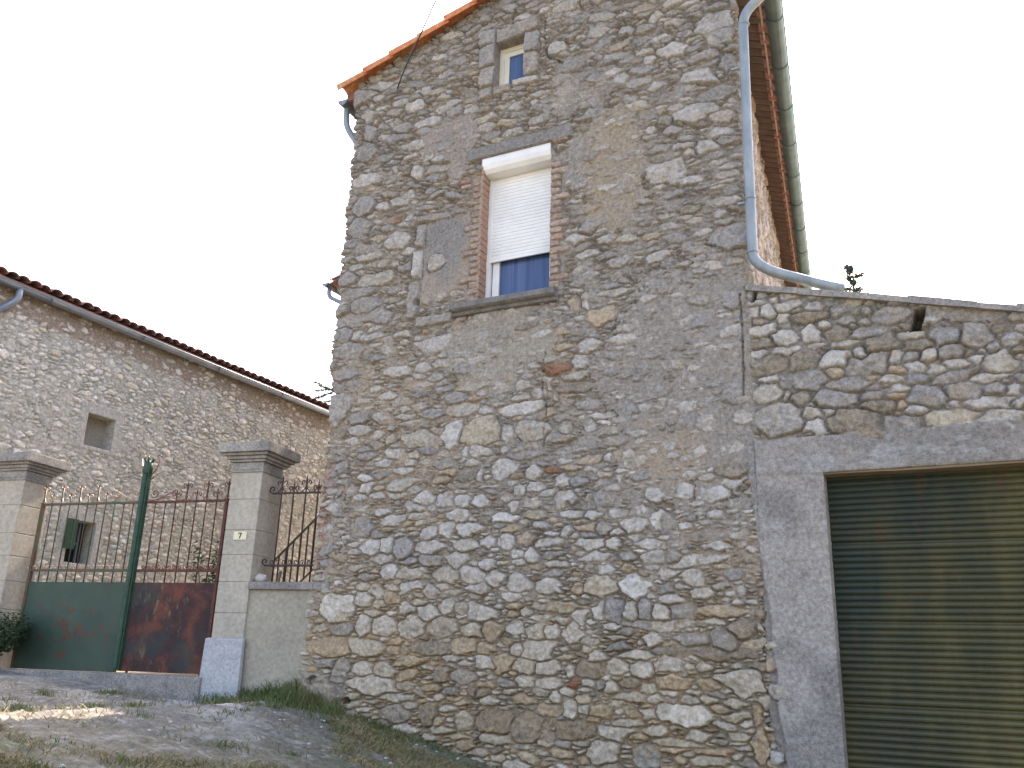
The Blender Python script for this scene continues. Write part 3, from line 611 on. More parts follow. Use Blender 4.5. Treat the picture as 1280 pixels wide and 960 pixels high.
# silhouettes: corners are not plumb
cn = vnoise(V * 0, V, .42, 70, 3, .6) * .035 + vnoise(V * 0, V, .16, 71, 2) * .022
lean = np.interp(V, [1.2, 3.9, 4.3, 4.7, 6.5, 8.3], [.02, -.035, -.075, .03, .0, -.01])
rad = .07
P = np.zeros(U.shape + (3,)); N = np.zeros_like(P)
s = U - (XL + rad)
arcl = rad * math.pi / 2
front = (s >= 0) & (U <= XR - rad)
P[..., 2] = V
P[..., 0] = np.where(front, U, 0); N[..., 1] = np.where(front, -1, 0)
ang = np.clip(-s / rad, 0, math.pi / 2); left = s < 0; ext = np.clip(-s - arcl, 0, None)
P[..., 0] = np.where(left, XL + rad - rad * np.sin(ang), P[..., 0]); P[..., 1] = np.where(left, rad - rad * np.cos(ang) + ext, P[..., 1])
N[..., 0] = np.where(left, -np.sin(ang), N[..., 0]); N[..., 1] = np.where(left, -np.cos(ang), N[..., 1])
s2 = U - (XR - rad); right = s2 > 0; full = math.pi / 2 - TH + 0.0
ang2 = np.clip(s2 / rad, 0, full); ext2 = np.clip(s2 - rad * full, 0, None)
P[..., 0] = np.where(right, XR - rad + rad * np.sin(ang2) + ext2 * SE[0], P[..., 0]); P[..., 1] = np.where(right, rad - rad * np.cos(ang2) + ext2 * SE[1], P[..., 1])
N[..., 0] = np.where(right, np.sin(ang2), N[..., 0]); N[..., 1] = np.where(right, -np.cos(ang2), N[..., 1])
H = H + np.where(left, 0, 0)
P = P + N * H[..., None]
wl = 1 - sstep(U, XL, XL + .5)
P[..., 0] -= (cn * 1.0 + lean * -1.0 * -1) * wl * np.where(True, 1, 1)
P[..., 1] += .02 * vnoise(U, V, 1.3, 72, 2)
top = roof_z(P[..., 0]) - .01
P[..., 2] = np.minimum(P[..., 2], top)
cu, cv = centres(rb)
keep = (cv < (roof_z(np.clip(cu, XL, XR)) + .004))
for x0, x1, z0, z1 in ((OX0, OX1, OZ0, OZ1), (AX0, AX1, AZ0, AZ1)):
    keep &= ~((cu > x0) & (cu < x1) & (cv > z0) & (cv < z1))
pt(sheet_mesh('front_wall', P, N, C, keep, 'stone', house, .30), HP)

# right-hand side wall
rs = Rubble(0, 8.1, 2.5, 8.2, .018, seed=23, warp=1.2)
def scol(u, v, rd):
    f = rd.uniform(.9, 1.15); return tuple(q * f * .9 for q in PAL[rd.choices('wtTgG', (30, 26, 12, 16, 16))[0]])
rs.fill([(.11, 1.8, 900, .75), (.075, 1.8, 2500, .7), (.05, 1.8, 6000, .7)], scol)
Hs, Cs = rs.finish(np.full(rs.U.shape, -.010) + vnoise(rs.U, rs.V, .6, 80, 2) * .006, mixc((.30, .26, .21), (.26, .225, .185), sstep(vnoise(rs.U, rs.V, .5, 81), -.3, .3)), seed=82, edge=.03)
o0 = np.array((XR, 0, 0)) + SE * .10 - SO * .003
pt(flat_sheet('side_wall', rs, Hs, Cs, o0, SE, SO, np.ones((rs.nu - 1, rs.nv - 1), bool), 'stone', house, .2), HP)
# hidden walls close the volume (left and rear)
A_ = (XL + .06, .40); B_ = (XL + .06, 8.2); Cc = (XR + SE[0] * 8.2, 8.2); D_ = (XR + SE[0] * .3 - .05, .3)
mb = MB()
mb.add([(A_[0], A_[1], .3), (B_[0], B_[1], .3), (B_[0], B_[1], 8.4), (A_[0], A_[1], 8.4)], [(0, 1, 2, 3)])
mb.add([(B_[0], 8.2, .3), (Cc[0], 8.2, .3), (Cc[0], 8.2, 8.1), (RX - .4, 8.2, RZ - .1), (B_[0], 8.2, 8.4)], [(0, 1, 2, 3, 4)])
mb.add([(D_[0], .3, -.2), (Cc[0] - .05, 8.2, -.2), (Cc[0] - .05, 8.2, 8.1), (D_[0], .3, 8.1)], [(0, 1, 2, 3)])
pt(mb.build('rear_wall', 'render', house), HP)

# ---- roof
rf = pt(tile_roof('roof_slope', (RX, .13, RZ + .05), (-1, 0, -SL), (0, 1, 0), 2.36, 8.2, 'tile', house, seed=4), HP)
rf2 = pt(tile_roof('roof_slope', (RX + .02, .0, RZ + .05), (SO[0], SO[1], -SL), tuple(SE), 3.02, 8.4, 'tile', house, seed=5), HP)
# verge tiles bedded along the left rake
mb = MB(); rd = random.Random(8)
Ls = math.hypot(1, SL); t = 0; dirv = Vector((-1, 0, -SL)) / Ls; L = 2.36 * 1.0
k = 0; s_ = L
while s_ > -.2:
    s1, s0 = s_ + .02, s_ - .42
    vs = []; n = 11
    jy, jn = rd.uniform(-.01, .01), rd.uniform(-.006, .008)
    for (sq, rr, lift) in ((s0, .108, -.006), (s1, .125, .020)):
        c = Vector((RX, -.035 + jy, RZ - .045 + jn)) + dirv * sq
        nrm = Vector((-SL, 0, 1)) / Ls
        for q in range(n):
            a = math.pi * (q / (n - 1)) * 1.18 - .28
            vs.append(c + Vector((0, -1, 0)) * math.cos(a) * rr + nrm * (math.sin(a) * rr + lift))
    inner = []
    for q, v in enumerate(vs):
        c = (Vector((RX, -.035 + jy, RZ - .045 + jn)) + dirv * (s0 if q < n else s1))
        inner.append(c + (v - c) * .86)
    fs = [(q + 1, q, n + q, n + q + 1) for q in range(n - 1)] + [(2 * n + q, 2 * n + q + 1, 3 * n + q + 1, 3 * n + q) for q in range(n - 1)]
    fs += [(n + q, n + q + 1, 3 * n + q + 1, 3 * n + q) for q in range(n - 1)] + [(0, 2 * n, 3 * n, n), (n - 1, 2 * n - 1, 4 * n - 1, 3 * n - 1)]
    mb.add(vs + inner, fs); s_ -= .40
pt(mb.build('verge_tiles', 'tile_orange', house, smooth=False), HP)
mb = MB(); s_ = -.1
while s_ < 3.0:
    c0 = Vector((RX, 0, RZ + .03)) + Vector((1, .05, -SL)) * s_; c1 = c0 + Vector((1, .05, -SL)) * .42
    mb.tube([c0, c1], [.085, .095], 10); s_ += .40
pt(mb.build('verge_tiles', 'tile_orange', house), HP)

# ---- right eave: boarding, tile ends and gutter seen from below
E0 = np.array((XR, -.02, 8.08))
def ev(o, y, z): q = E0 + SO * o + SE * y; return (float(q[0]), float(q[1]), float(z))
mb = MB(); nb = 62; Wd = .235
for k in range(nb):                      # corrugated underlay sheets, ribs across the eave
    y0 = k * .135; y1 = y0 + .118
    za, zb = 8.19, 8.10
    vs = [ev(-.02, y0, za), ev(Wd, y0, zb), ev(Wd, y1, zb), ev(-.02, y1, za),
          ev(-.02, (y0 + y1) / 2, za - .028), ev(Wd, (y0 + y1) / 2, zb - .028),
          ev(-.02, y0, za + .02), ev(Wd, y0, zb + .02), ev(Wd, y1, zb + .02), ev(-.02, y1, za + .02)]
    mb.add(vs, [(0, 4, 5, 1), (4, 3, 2, 5), (6, 7, 8, 9), (0, 1, 7, 6), (2, 3, 9, 8), (1, 5, 2, 8, 7), (0, 6, 9, 3, 4)])
mb.add([ev(-.02, -.0, 8.195), ev(Wd, 0, 8.108), ev(Wd, 8.4, 8.108), ev(-.02, 8.4, 8.195), ev(-.02, -.0, 8.215), ev(Wd, 0, 8.128), ev(Wd, 8.4, 8.128), ev(-.02, 8.4, 8.215)],
       [(0, 1, 2, 3), (7, 6, 5, 4), (1, 5, 6, 2), (0, 4, 5, 1)])
pt(mb.build('soffit', 'board', house), HP)
mb = MB(); mb.add([ev(Wd, 0, 8.06), ev(Wd + .02, 0, 8.06), ev(Wd + .02, 8.4, 8.06), ev(Wd, 8.4, 8.06), ev(Wd, 0, 8.115), ev(Wd + .02, 0, 8.115), ev(Wd + .02, 8.4, 8.115), ev(Wd, 8.4, 8.115)],
       [(0, 1, 2, 3), (7, 6, 5, 4), (1, 5, 6, 2), (0, 4, 5, 1), (3, 7, 4, 0), (2, 6, 7, 3)])
pt(mb.build('fascia', 'ashlar', house), HP)
mb = MB(); rd = random.Random(12)         # under-tiles poking out over the gutter
for k in range(40):
    y0 = .02 + k * .21; zz = 8.13 + rd.uniform(-.006, .006); n = 7; vs = []
    for o_ in (.20, .37 + rd.uniform(-.01, .01)):
        for q in range(n):
            a = math.pi * q / (n - 1); vs.append(ev(o_, y0 + .105 - .10 * math.cos(a), zz - .055 * math.sin(a) - (o_ - .2) * .34))
    ins = [(v[0], v[1], v[2] + .014) for v in vs]
    mb.add(vs + ins, [(q, n + q, n + q + 1, q + 1) for q in range(n - 1)] + [(2 * n + q, 2 * n + q + 1, 3 * n + q + 1, 3 * n + q) for q in range(n - 1)] + [(n + q, 3 * n + q, 3 * n + q + 1, n + q + 1) for q in range(n - 1)])
pt(mb.build('eave_tiles', 'tile_old', house), HP)
g0 = ev(.375, -.12, 8.06); g1 = ev(.375, 7.9, 8.06)
pt(gutter('gutter', g0, g1, .085, 'zinc_eave', house, rings=.8), HP)
pt(pipe('downpipe', [(-1.12, -.06, 8.06), (-1.16, -.07, 8.00), (-1.41, -.09, 7.78), (-1.432, -.10, 6.2), (-1.44, -.10, 5.12), (-1.30, -.08, 5.00), (-.93, .02, 4.86), (-.72, .10, 4.80)],
        .047, 'zinc', house, rings=[((-1.405, -.09, 7.66), (0, 0, 1)), ((-1.438, -.10, 5.74), (0, 0, 1)), ((-1.440, -.10, 5.20), (0, 0, 1))]), HP)
for zb_ in (5.73, 7.2):
    mb = MB(); mb.box((-1.56, -.06, zb_), (-1.43, -.03, zb_ + .02)); pt(mb.build('pipe_bracket', 'zinc', house), HP)
# ---- left eave
pt(gutter('gutter', (-6.43, .02, 8.33), (-6.43, 8.2, 8.33), .075, 'zinc', house), HP)
pt(pipe('downpipe', [(-6.43, .12, 8.30), (-6.43, .12, 8.02), (-6.24, .20, 7.70), (-6.24, .20, 6.9)], .04, 'zinc', house), HP)
mb = MB(); mb.box((-6.37, .03, 8.30), (-6.20, 8.2, 8.42)); pt(mb.build('fascia', 'tile_old', house), HP)

# ---- large window
win = MB(); yv = .15
f = [(OX0, OX0 + .045), (OX1 - .035, OX1)]
win.box((OX0 - .01, yv, OZ0 - .02), (OX0 + .045, yv + .06, OZ1)); win.box((OX1 - .03, yv, OZ0 - .02), (OX1 + .01, yv + .06, OZ1))
wo = pt(win.build('window', 'white', house, bevel=.003), HP)
def sub(o): o.parent = wo; return o
mb = MB(); mb.box((OX0 + .055, yv + .05, OZ0 - .02), (OX0 + .135, yv + .10, OZ1 - .1)); mb.box((OX1 - .09, yv + .05, OZ0 - .02), (OX1 - .035, yv + .10, OZ1 - .1)); mb.box((OX0 + .1, yv + .05, OZ0 - .04), (OX1 - .05, yv + .10, OZ0 + .02))
sub(mb.build('sash', 'white', None, bevel=.004))
mb = MB(); mb.box((OX0 + .12, yv + .075, OZ0), (OX1 - .06, yv + .085, OZ1 - .1)); sub(mb.build('pane', 'glass', None))
mb = MB(); zz = 5.77; n_ = 0                # roller shutter curtain, one profile per slat
vs = []; X0, X1 = OX0 + .035, OX1 - .022
while zz < 6.80:
    for dz, dy in ((0, .0), (.006, -.006), (.032, -.006), (.038, .0)):
        vs += [(X0, yv + .02 + dy, zz + dz), (X1, yv + .02 + dy, zz + dz)]
    zz += .0405
mb.add(vs, [(i, i + 1, i + 3, i + 2) for i in range(0, len(vs) - 2, 2)])
mb.box((X0, yv + .008, 5.735), (X1, yv + .028, 5.768))
sub(mb.build('shutter', 'white', None))
mb = MB(); pr = [(.16, 6.93), (-.012, 6.93), (-.020, 6.905), (-.020, 6.85), (-.004, 6.795), (.035, 6.755), (.09, 6.745), (.16, 6.745)]
a = OX0 - .012; b = OX1 - .004; n = len(pr)
mb.add([(a, y, z_) for y, z_ in pr] + [(b, y, z_) for y, z_ in pr], [(i, (i + 1) % n, n + (i + 1) % n, n + i) for i in range(n)] + [tuple(range(n)), tuple(reversed(range(n, 2 * n)))])
sub(mb.build('shutter_box', 'white', None, bevel=.004))
mb = MB(); rd = random.Random(5); zq = 5.215     # brick reveal of the left jamb
while zq < 6.90:
    mb.box((OX0 - .03, -.004, zq), (OX0 + .006 + rd.uniform(-.003, .003), .148, zq + .066)); zq += .0765
pt(mb.build('window_reveal', 'brick', house, bevel=.004), HP)
mb = MB(); n = 40; vs = []
prf = [(.16, 5.215), (-.10, 5.205), (-.125, 5.19), (-.125, 5.135), (-.10, 5.12), (-.06, 5.112), (-.045, 5.085), (.0, 5.08), (.16, 5.08)]
for i in range(n + 1):
    x = -4.595 + i * (1.205 / n)
    for (y, z_) in prf:
        j = float(vnoise(np.array(x), np.array(y * 3 + z_), .07, 91, 2)) * .008
        vs.append((x, y + (j if y < .1 else 0), z_ + j * .7))
m_ = len(prf)
mb.add(vs, [(i * m_ + k, i * m_ + k + 1, (i + 1) * m_ + k + 1, (i + 1) * m_ + k) for i in range(n) for k in range(m_ - 1)] + [tuple(range(m_)), tuple(reversed(range(n * m_, n * m_ + m_)))])
pt(mb.build('window_sill', 'sill', house), HP)
# ---- attic window
mb = MB(); ya = .12; e_ = .055
mb.box((AX0 - .01, ya, AZ0 - .02), (AX0 + e_, ya + .05, AZ1 + .01)); mb.box((AX1 - e_ + .02, ya, AZ0 - .02), (AX1 + .01, ya + .05, AZ1 + .01))
mb.box((AX0, ya + .001, AZ1 - e_), (AX1, ya + .049, AZ1 + .02)); mb.box((AX0, ya + .001, AZ0 - .03), (AX1, ya + .049, AZ0 + .02))
aw = pt(mb.build('window', 'cream', house, bevel=.003), HP)
mb = MB(); mb.box((AX0 + e_ - .01, ya + .012, AZ0), (AX0 + e_ + .06, ya + .045, AZ1 - e_ + .02)); mb.box((AX0 + e_ + .04, ya + .015, AZ1 - e_ - .06), (AX1 - .02, ya + .044, AZ1 - e_ + .018))
mb.build('sash', 'cream', aw)
mb = MB(); mb.box((AX0 + .01, ya + .028, AZ0 - .01), (AX1 - .0, ya + .038, AZ1 - .0))
o = mb.build('pane', 'glass', aw)

# ================================================================== GARAGE
GP = (.3, .3, 0)
gar = empty('garage', GP); tag(gar, 'low stone garage with concrete lintel and ribbed olive green door built against the tall house', 'garage')
rg = Rubble(-1.53, 2.9, -.45, 5.0, .009, seed=31)
U, V = rg.U, rg.V
def rake(x): return 4.90 - .255 * (x + 1.51)
for r in GARAGE_STONES.split():
    x, z, rx, rz, c = r.split(','); x, z, rx, rz = (float(q) / 1000 for q in (x, z, rx, rz))
    rg.stone(x, z, rx * 1.1, rz * 1.1, PAL[c], rot=0.)
def gcol(u, v, rd):
    f = rd.uniform(.85, 1.1); return tuple(q * f for q in PAL[rd.choices('gkwtbGo', (28, 20, 20, 12, 8, 10, 4))[0]])
rg.fill([(.10, 2.0, 900, .75), (.07, 1.8, 2500, .7), (.045, 1.8, 5000, .7), (.026, 1.8, 12000, .68)], gcol, lambda u, v, r: v > 3.5)
rg.fill([(.06, 1.6, 600, .75), (.03, 1.6, 1500, .7)], hcol, lambda u, v, r: v < 2.2 and u < -1.38)
pl = sstep(3.49 + .012 * vnoise(U, V, .15, 101, 2) - V, -.006, .006)
cut = sstep(U - (-1.60 + .085 * np.clip(3.3 - V, 0, 4)) + .05 * vnoise(U, V, .3, 42, 3), -.015, .015)
pl = pl * cut
mo = -.015 + vnoise(U, V, .5, 102, 2) * .006 + .018 * sstep(V - rake(U), -.22, -.10)
lintel = sstep(V + .01 * vnoise(U, V, .3, 103), 3.17, 3.19)
mo = np.maximum(mo * (1 - pl) + (.018 + .010 * lintel + .003 * vnoise(U, V, .4, 104, 3)) * pl, mo * (1 - pl) + -.03 * pl)
mc = mixc((.29, .255, .22), (.24, .215, .185), sstep(vnoise(U, V, .5, 105, 2), -.3, .3))
plc = mixc((.37, .33, .29), (.255, .23, .205), sstep(vnoise(U, V, .38, 106, 5, .62), -.3, .3))
st = sstep(vnoise(U * .35, V * 1.5, .1, 107, 4, .65), .18, .42)
plc = mixc(plc, (.40, .39, .37), st * (.40 + .40 * lintel))
lc = mixc(plc, (.25, .225, .20), lintel * .35)
mc = mixc(mc, lc, pl)
H, C = rg.finish(mo, mc, seed=110, gap=.002, rough=1.0, grow=.008)
for x, z_, rx, rz in ((-.165, 4.40, .045, .10), (-1.462, 4.82, .018, .06)):
    k = 1 - sstep(np.maximum(np.abs(U - x - (V - z_) * .3) / rx, np.abs(V - z_) / rz), .75, 1.05); H = H - (k * .22).astype(np.float32); C = mixc(C, (.06, .05, .045), k * .6)
cu, cv = centres(rg); DX0, DZ1 = -.992, 3.18
keep = (cv < rake(cu) + .004) & ~((cu > DX0) & (cu < 1.95) & (cv < DZ1))
V2 = np.minimum(V, rake(U) + 0 * V)
pt(flat_sheet('front_wall', rg, H, C, (0, .012, 0), (1, 0, 0), (0, -1, 0), keep, 'stone', gar, .32, V2), GP)
mb = MB(); vs = []; nx = 60
for i in range(nx + 1):                         # uneven board under the lintel
    x = DX0 - .0 + i * 2.96 / nx; j = float(vnoise(np.array(x), np.array(0.), .5, 120, 3)) * .012
    jb = float(vnoise(np.array(x), np.array(5.), .3, 121, 3)) * .02
    vs += [(x, .005 + jb * .3, 3.178), (x, .005 + jb * .3, 3.160 + j), (x, .30, 3.160 + j * .5), (x, .30, 3.178)]
mb.add(vs, [(i * 4 + k, i * 4 + (k + 1) % 4, i * 4 + 4 + (k + 1) % 4, i * 4 + 4 + k) for i in range(nx) for k in range(4)])
pt(mb.build('lintel_board', 'wood', gar), GP)
mb = MB(); vs = []; zz = -.45; yd = .16; i = 0
while zz < 3.20:                                # ribbed door: rounded slats, deeper gap each twelfth
    gap = .016 if i % 12 == 11 else .0
    for dz, dy in ((0, .014), (.005, .004), (.013, -.006), (.024, -.010), (.035, -.006), (.043, .004), (.047, .014)):
        vs += [(DX0 - .02, yd + dy, zz + dz), (1.98, yd + dy, zz + dz)]
    zz += .050 + gap
    if gap: vs += [(DX0 - .02, yd + .022, zz - gap), (1.98, yd + .022, zz - gap), (DX0 - .02, yd + .022, zz - .003), (1.98, yd + .022, zz - .003)]
    i += 1
mb.add(vs, [(i, i + 1, i + 3, i + 2) for i in range(0, len(vs) - 2, 2)])
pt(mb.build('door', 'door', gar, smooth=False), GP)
mb = MB()
mb.add([(-1.5, .28, -.4), (2.85, .28, -.4), (2.85, 6, -.4), (-1.5, 6, -.4), (-1.5, .28, rake(-1.5) - .01), (2.85, .28, rake(2.85) - .01), (2.85, 6, rake(2.85) - .01), (-1.5, 6, rake(-1.5) - .01)],
       [(1, 2, 6, 5), (2, 3, 7, 6), (3, 0, 4, 7), (4, 5, 6, 7)])
pt(mb.build('inner_walls', 'render', gar), GP)
mb = MB(); rd = random.Random(9); x = -1.53     # flat stones and tiles bedded along the top of the wall
while x < 2.9:
    L_ = rd.uniform(.16, .42); h0 = rd.uniform(.018, .035); z0 = rake(x) + .001; z1 = rake(x + L_) + .001; yo = -.035 - rd.uniform(0, .02); k = rd.uniform(-.005, .008)
    mb.add([(x - .004, yo, z0 - .03), (x + L_, yo, z1 - .03), (x + L_, .5, z1 - .03), (x - .004, .5, z0 - .03), (x - .004, yo, z0 + h0 + k), (x + L_, yo, z1 + h0), (x + L_, .5, z1 + h0), (x - .004, .5, z0 + h0 + k)],
           [(0, 3, 2, 1), (4, 5, 6, 7), (0, 1, 5, 4), (1, 2, 6, 5), (2, 3, 7, 6), (3, 0, 4, 7)]); x += L_
pt(mb.build('coping', 'cap', gar), GP)
pt(tile_roof('roof', (-1.5, .52, rake(-1.5) - .06), (1, 0, -.255), (0, 1, 0), 4.4, 6.0, 'tile_old', gar, seed=14), GP)

# ================================================================== REAR WING (its eave shows past the left corner)
WP = (-8.5, 9, 1.3)
wing = empty('rear_wing', WP); tag(wing, 'rear stone building whose eave and gutter poke out past the tall house corner', 'building')
mb = MB(); x0, x1, y0, y1 = -10.78, -5.6, 6.0, 13.
mb.add([(x0, y0, 1.2), (x1, y0, 1.2), (x1, y0, 9.25), (-8.2, y0, 10.15), (x0, y0, 9.27), (x0, y1, 1.2), (x1, y1, 1.2), (x1, y1, 9.25), (-8.2, y1, 10.15), (x0, y1, 9.27)],
       [(0, 1, 2, 3, 4), (9, 8, 7, 6, 5), (0, 4, 9, 5), (1, 6, 7, 2)])
pt(mb.build('wall', 'render', wing), WP)
pt(tile_roof('roof_slope', (-8.2, 5.92, 10.2), (-1, 0, -.345), (0, 1, 0), 3.30, 7.2, 'tile_old', wing, seed=16), WP)
pt(tile_roof('roof_slope', (-8.2, 5.92, 10.2), (1, 0, -.345), (0, 1, 0), 3.0, 7.2, 'tile_old', wing, seed=17), WP)
pt(gutter('gutter', (-11.42, 5.9, 9.10), (-11.42, 13, 9.10), .075, 'zinc_grey', wing), WP)
pt(pipe('downpipe', [(-11.42, 6.05, 9.07), (-11.42, 6.05, 8.85), (-11.0, 6.1, 8.62), (-10.84, 6.1, 8.5), (-10.84, 6.1, 7.0)], .045, 'zinc_grey', wing), WP)

# ================================================================== COURTYARD HOUSE (left)
LP = (-16, 4, 1.3); LX = -14.
lb = empty('courtyard_house', LP); tag(lb, 'long low pale rubble house with a grey gutter and two small windows beyond the gate', 'house')
rl = Rubble(-3.5, 15., 1.2, 7.42, .016, seed=41, warp=1.3)
U, V = rl.U, rl.V
def lcol(u, v, rd):
    f = rd.uniform(.92, 1.14); q_ = np.array(PAL[rd.choices('wtTogkG', (34, 22, 12, 3, 16, 3, 10))[0]]); return tuple((q_ * .75 + np.array((.42, .405, .36)) * .5) * 1.04 * f)
op = [(2.86, 3.44, 5.14, 5.73), (2.88, 3.42, 3.05, 3.80)]
def noop(cu, cv, r): return all(not (a - .22 < cu < b + .22 and c - .12 < cv < d + .22) for a, b, c, d in op)
rl.fill([(.085, 2.2, 2500, .7), (.065, 2.2, 9000, .68), (.048, 2.3, 26000, .62), (.034, 2.3, 50000, .6)], lcol, noop)
mo = -.003 + vnoise(U, V, .9, 130, 3) * .009
band = sstep(V + .12 * vnoise(U, V, .5, 131, 3), 6.85, 7.05)
mo = np.maximum(mo, -.03 + .036 * band)
mc = mixc((.40, .375, .315), (.35, .33, .28), sstep(vnoise(U, V, 1.2, 132, 3), -.3, .3)); mc = mixc(mc, (.27, .21, .16), band)
for a, b, c, d in op:
    k = ((U > a - .17) & (U < b + .17) & (V > c - .08) & (V < d + .2)).astype(float); mo = np.maximum(mo, -.03 + .036 * k); mc = mixc(mc, (.37, .35, .315), k * .7)
H, C = rl.finish(mo, mc, seed=140, edge=.02, gap=.002, rough=1.5, grow=.006, relief=.75)
cu, cv = centres(rl); keep = np.ones((rl.nu - 1, rl.nv - 1), bool)
for a, b, c, d in op: keep &= ~((cu > a) & (cu < b) & (cv > c) & (cv < d))
pt(flat_sheet('wall', rl, H, C, (LX, 0, 0), (0, 1, 0), (1, 0, 0), keep, 'stone_far', lb, .30), LP)
mb = MB(); mb.box((LX - .34, 2.8, 5.1), (LX - .26, 3.5, 5.8)); pt(mb.build('blocked_window', 'render', lb), LP)
mb = MB(); mb.box((LX - .34, 2.8, 3.0), (LX - .28, 3.5, 3.85)); lw = pt(mb.build('window', 'rubber', lb), LP)
mb = MB(); mb.box((LX - .24, 3.0, 3.05), (LX - .20, 3.04, 3.8)); mb.box((LX - .24, 3.24, 3.05), (LX - .20, 3.27, 3.8)); mb.box((LX - .245, 3.0, 3.4), (LX - .205, 3.27, 3.43))
o = mb.build('frame', 'zinc_grey', lw)
mb = MB()
for k in range(2): mb.box((LX + .035, 2.80 + k * .105, 3.28), (LX + .06, 2.90 + k * .105, 3.80))
pt(mb.build('shutter', 'post_green', lb, bevel=.004), LP)
mb = MB(); mb.add([(LX - .28, -3.5, 1.2), (LX - .28, 15, 1.2), (-21.5, 15, 1.2), (-21.5, -3.5, 1.2), (LX - .28, -3.5, 7.4), (LX - .28, 15, 7.4), (-21.5, 15, 7.4), (-21.5, -3.5, 7.4), (-17.8, -3.5, 8.5), (-17.8, 15, 8.5)],
                  [(1, 2, 6, 9, 5), (2, 3, 7, 6), (3, 0, 4, 8, 7)])
pt(mb.build('end_walls', 'render', lb), LP)
pt(tile_roof('roof_slope', (-17.8, -3.6, 8.745), (1, 0, -.30), (0, 1, 0), 4.03, 18.7, 'tile_old', lb, seed=19, amp=.05), LP)
mb = MB(); mb.add([(-17.8, -3.6, 8.62), (-21.7, -3.6, 7.5), (-21.7, 15, 7.5), (-17.8, 15, 8.62)], [(0, 1, 2, 3)]); pt(mb.build('roof_slope', 'tile_old', lb), LP)
mb = MB(); mb.box((LX - .1, -3.6, 7.42), (LX + .10, 15, 7.47)); pt(mb.build('soffit', 'board', lb), LP)
pt(gutter('gutter', (LX + .15, -3.6, 7.44), (LX + .15, 15, 7.44), .085, 'zinc_grey', lb, rings=2.), LP)
pt(pipe('downpipe', [(LX + .17, 1.02, 7.40), (LX + .17, 1.02, 7.2), (LX + .05, .75, 6.9), (LX + .05, .62, 6.7), (LX + .05, .62, 1.3)], .055, 'zinc_grey', lb), LP)

# ================================================================== GATE LINE (turned 10.2 degrees; u runs left along it, w towards the street)
GO = Vector((-6.02, 0, 0)); TG = R(10.2)
UD = Vector((-math.cos(TG), -math.sin(TG), 0)); WD = Vector((math.sin(TG), -math.cos(TG), 0))
GM = Matrix(((UD.x, WD.x, 0, GO.x), (UD.y, WD.y, 0, GO.y), (0, 0, 1, 0), (0, 0, 0, 1)))    # (u, w, z) -> world, mirrored
def L2W(p): return GM @ Vector(p)
class GB(MB):
    """mesh builder in gate coordinates; objects get their own frame at their base"""
    def build(s, name, m, parent=None, smooth=False, bevel=0., keep=False):
        if not keep: s.v = [tuple(L2W(p)) for p in s.v]; s.f = [tuple(reversed(f)) for f in s.f]
        return MB.build(s, name, m, parent, smooth, bevel)

# boundary wall between pillar and house
BP = tuple(L2W((.45, 0, 1.1)))
bw = empty('boundary_wall', BP); tag(bw, 'short low rendered wall between the numbered pillar and the tall house', 'wall')
mb = GB(); mb.box((-.16, -.33, .8), (.88, -.03, 2.275)); pt(mb.build('wall', 'render', bw, bevel=.004), BP)
mb = GB(); mb.box((-.10, -.38, 2.275), (.87, .015, 2.355)); pt(mb.build('coping', 'capgrey', bw, bevel=.010), BP)

def pillar(u0, label, plate=False, z0=.9):
    """front face u0..u0+.38, standing on the ground"""
    u1 = u0 + .385; B = tuple(L2W(((u0 + u1) / 2, -.2, 1.15)))
    p = empty('gate_pillar', B); tag(p, label, 'pillar', 'stone pillars of the gate')
    zs = [z0, 1.70, 2.03, 2.353, 2.641, 2.909, 3.244, 3.56]
    mb = GB()
    for a, b in zip(zs[:-1], zs[1:]): mb.box((u0, -.42, a + .003), (u1, 0, b - .003))
    o = pt(mb.build('shaft', 'ashlar', p, bevel=.006), B)
    mb = GB(); mb.box((u0 + .006, -.414, z0), (u1 - .006, -.006, 3.6)); pt(mb.build('joints', 'render', p), B)
    mb = GB()
    for a, b, e in ((3.545, 3.572, .018), (3.575, 3.66, .0), (3.662, 3.688, .03), (3.69, 3.725, .055), (3.727, 3.755, .09), (3.757, 3.865, .130)):
        mb.box((u0 - e, -.42 - e, a), (u1 + e, e, b))
    pt(mb.build('capital', 'cap', p, bevel=.007), B)
    mb = GB()
    mb.add([(u0 - .055, .002, z0), (u1 + .055, .002, z0), (u1 + .055, .075, z0), (u0 - .055, .075, z0),
            (u0 - .035, .002, 1.775), (u1 + .035, .002, 1.775), (u1 + .035, .055, 1.765), (u0 - .035, .055, 1.765)],
           [(0, 3, 2, 1), (4, 5, 6, 7), (0, 1, 5, 4), (1, 2, 6, 5), (2, 3, 7, 6), (3, 0, 4, 7)])
    pt(mb.build('plinth', 'plinth', p, bevel=.012), B)
    if plate:
        mb = GB(); mb.box((.965, .002, 2.80), (1.125, .010, 2.89)); pl_ = pt(mb.build('number_plate', 'plate', p, bevel=.002), B)
        c, z_ = 1.045, 2.845       # numeral 7, u grows to the left
        pts = [(-.020, .030), (.020, .030), (.020, .016), (.014, .016), (.012, .021), (-.008, .021), (.010, -.030), (-.0, -.030), (-.020, .024)]
        seven = [(-.021, .031), (.021, .031), (.021, .014), (.015, .014), (.013, .021), (-.007, .021), (.009, -.031), (-.003, -.031), (-.021, .020)]
        n = len(seven); mb = GB()
        # seven is drawn with +a to the viewer's LEFT: bar on top, stem running from upper right to lower left of centre
        vs = [(c + a, .0105, z_ + b) for a, b in seven] + [(c + a, .0125, z_ + b) for a, b in seven]
        mb.add(vs, [tuple(range(n)), tuple(reversed(range(n, 2 * n)))] + [(i, (i + 1) % n, n + (i + 1) % n, n + i) for i in range(n)])
        mb.build('numeral', 'ink', pl_)
    return p
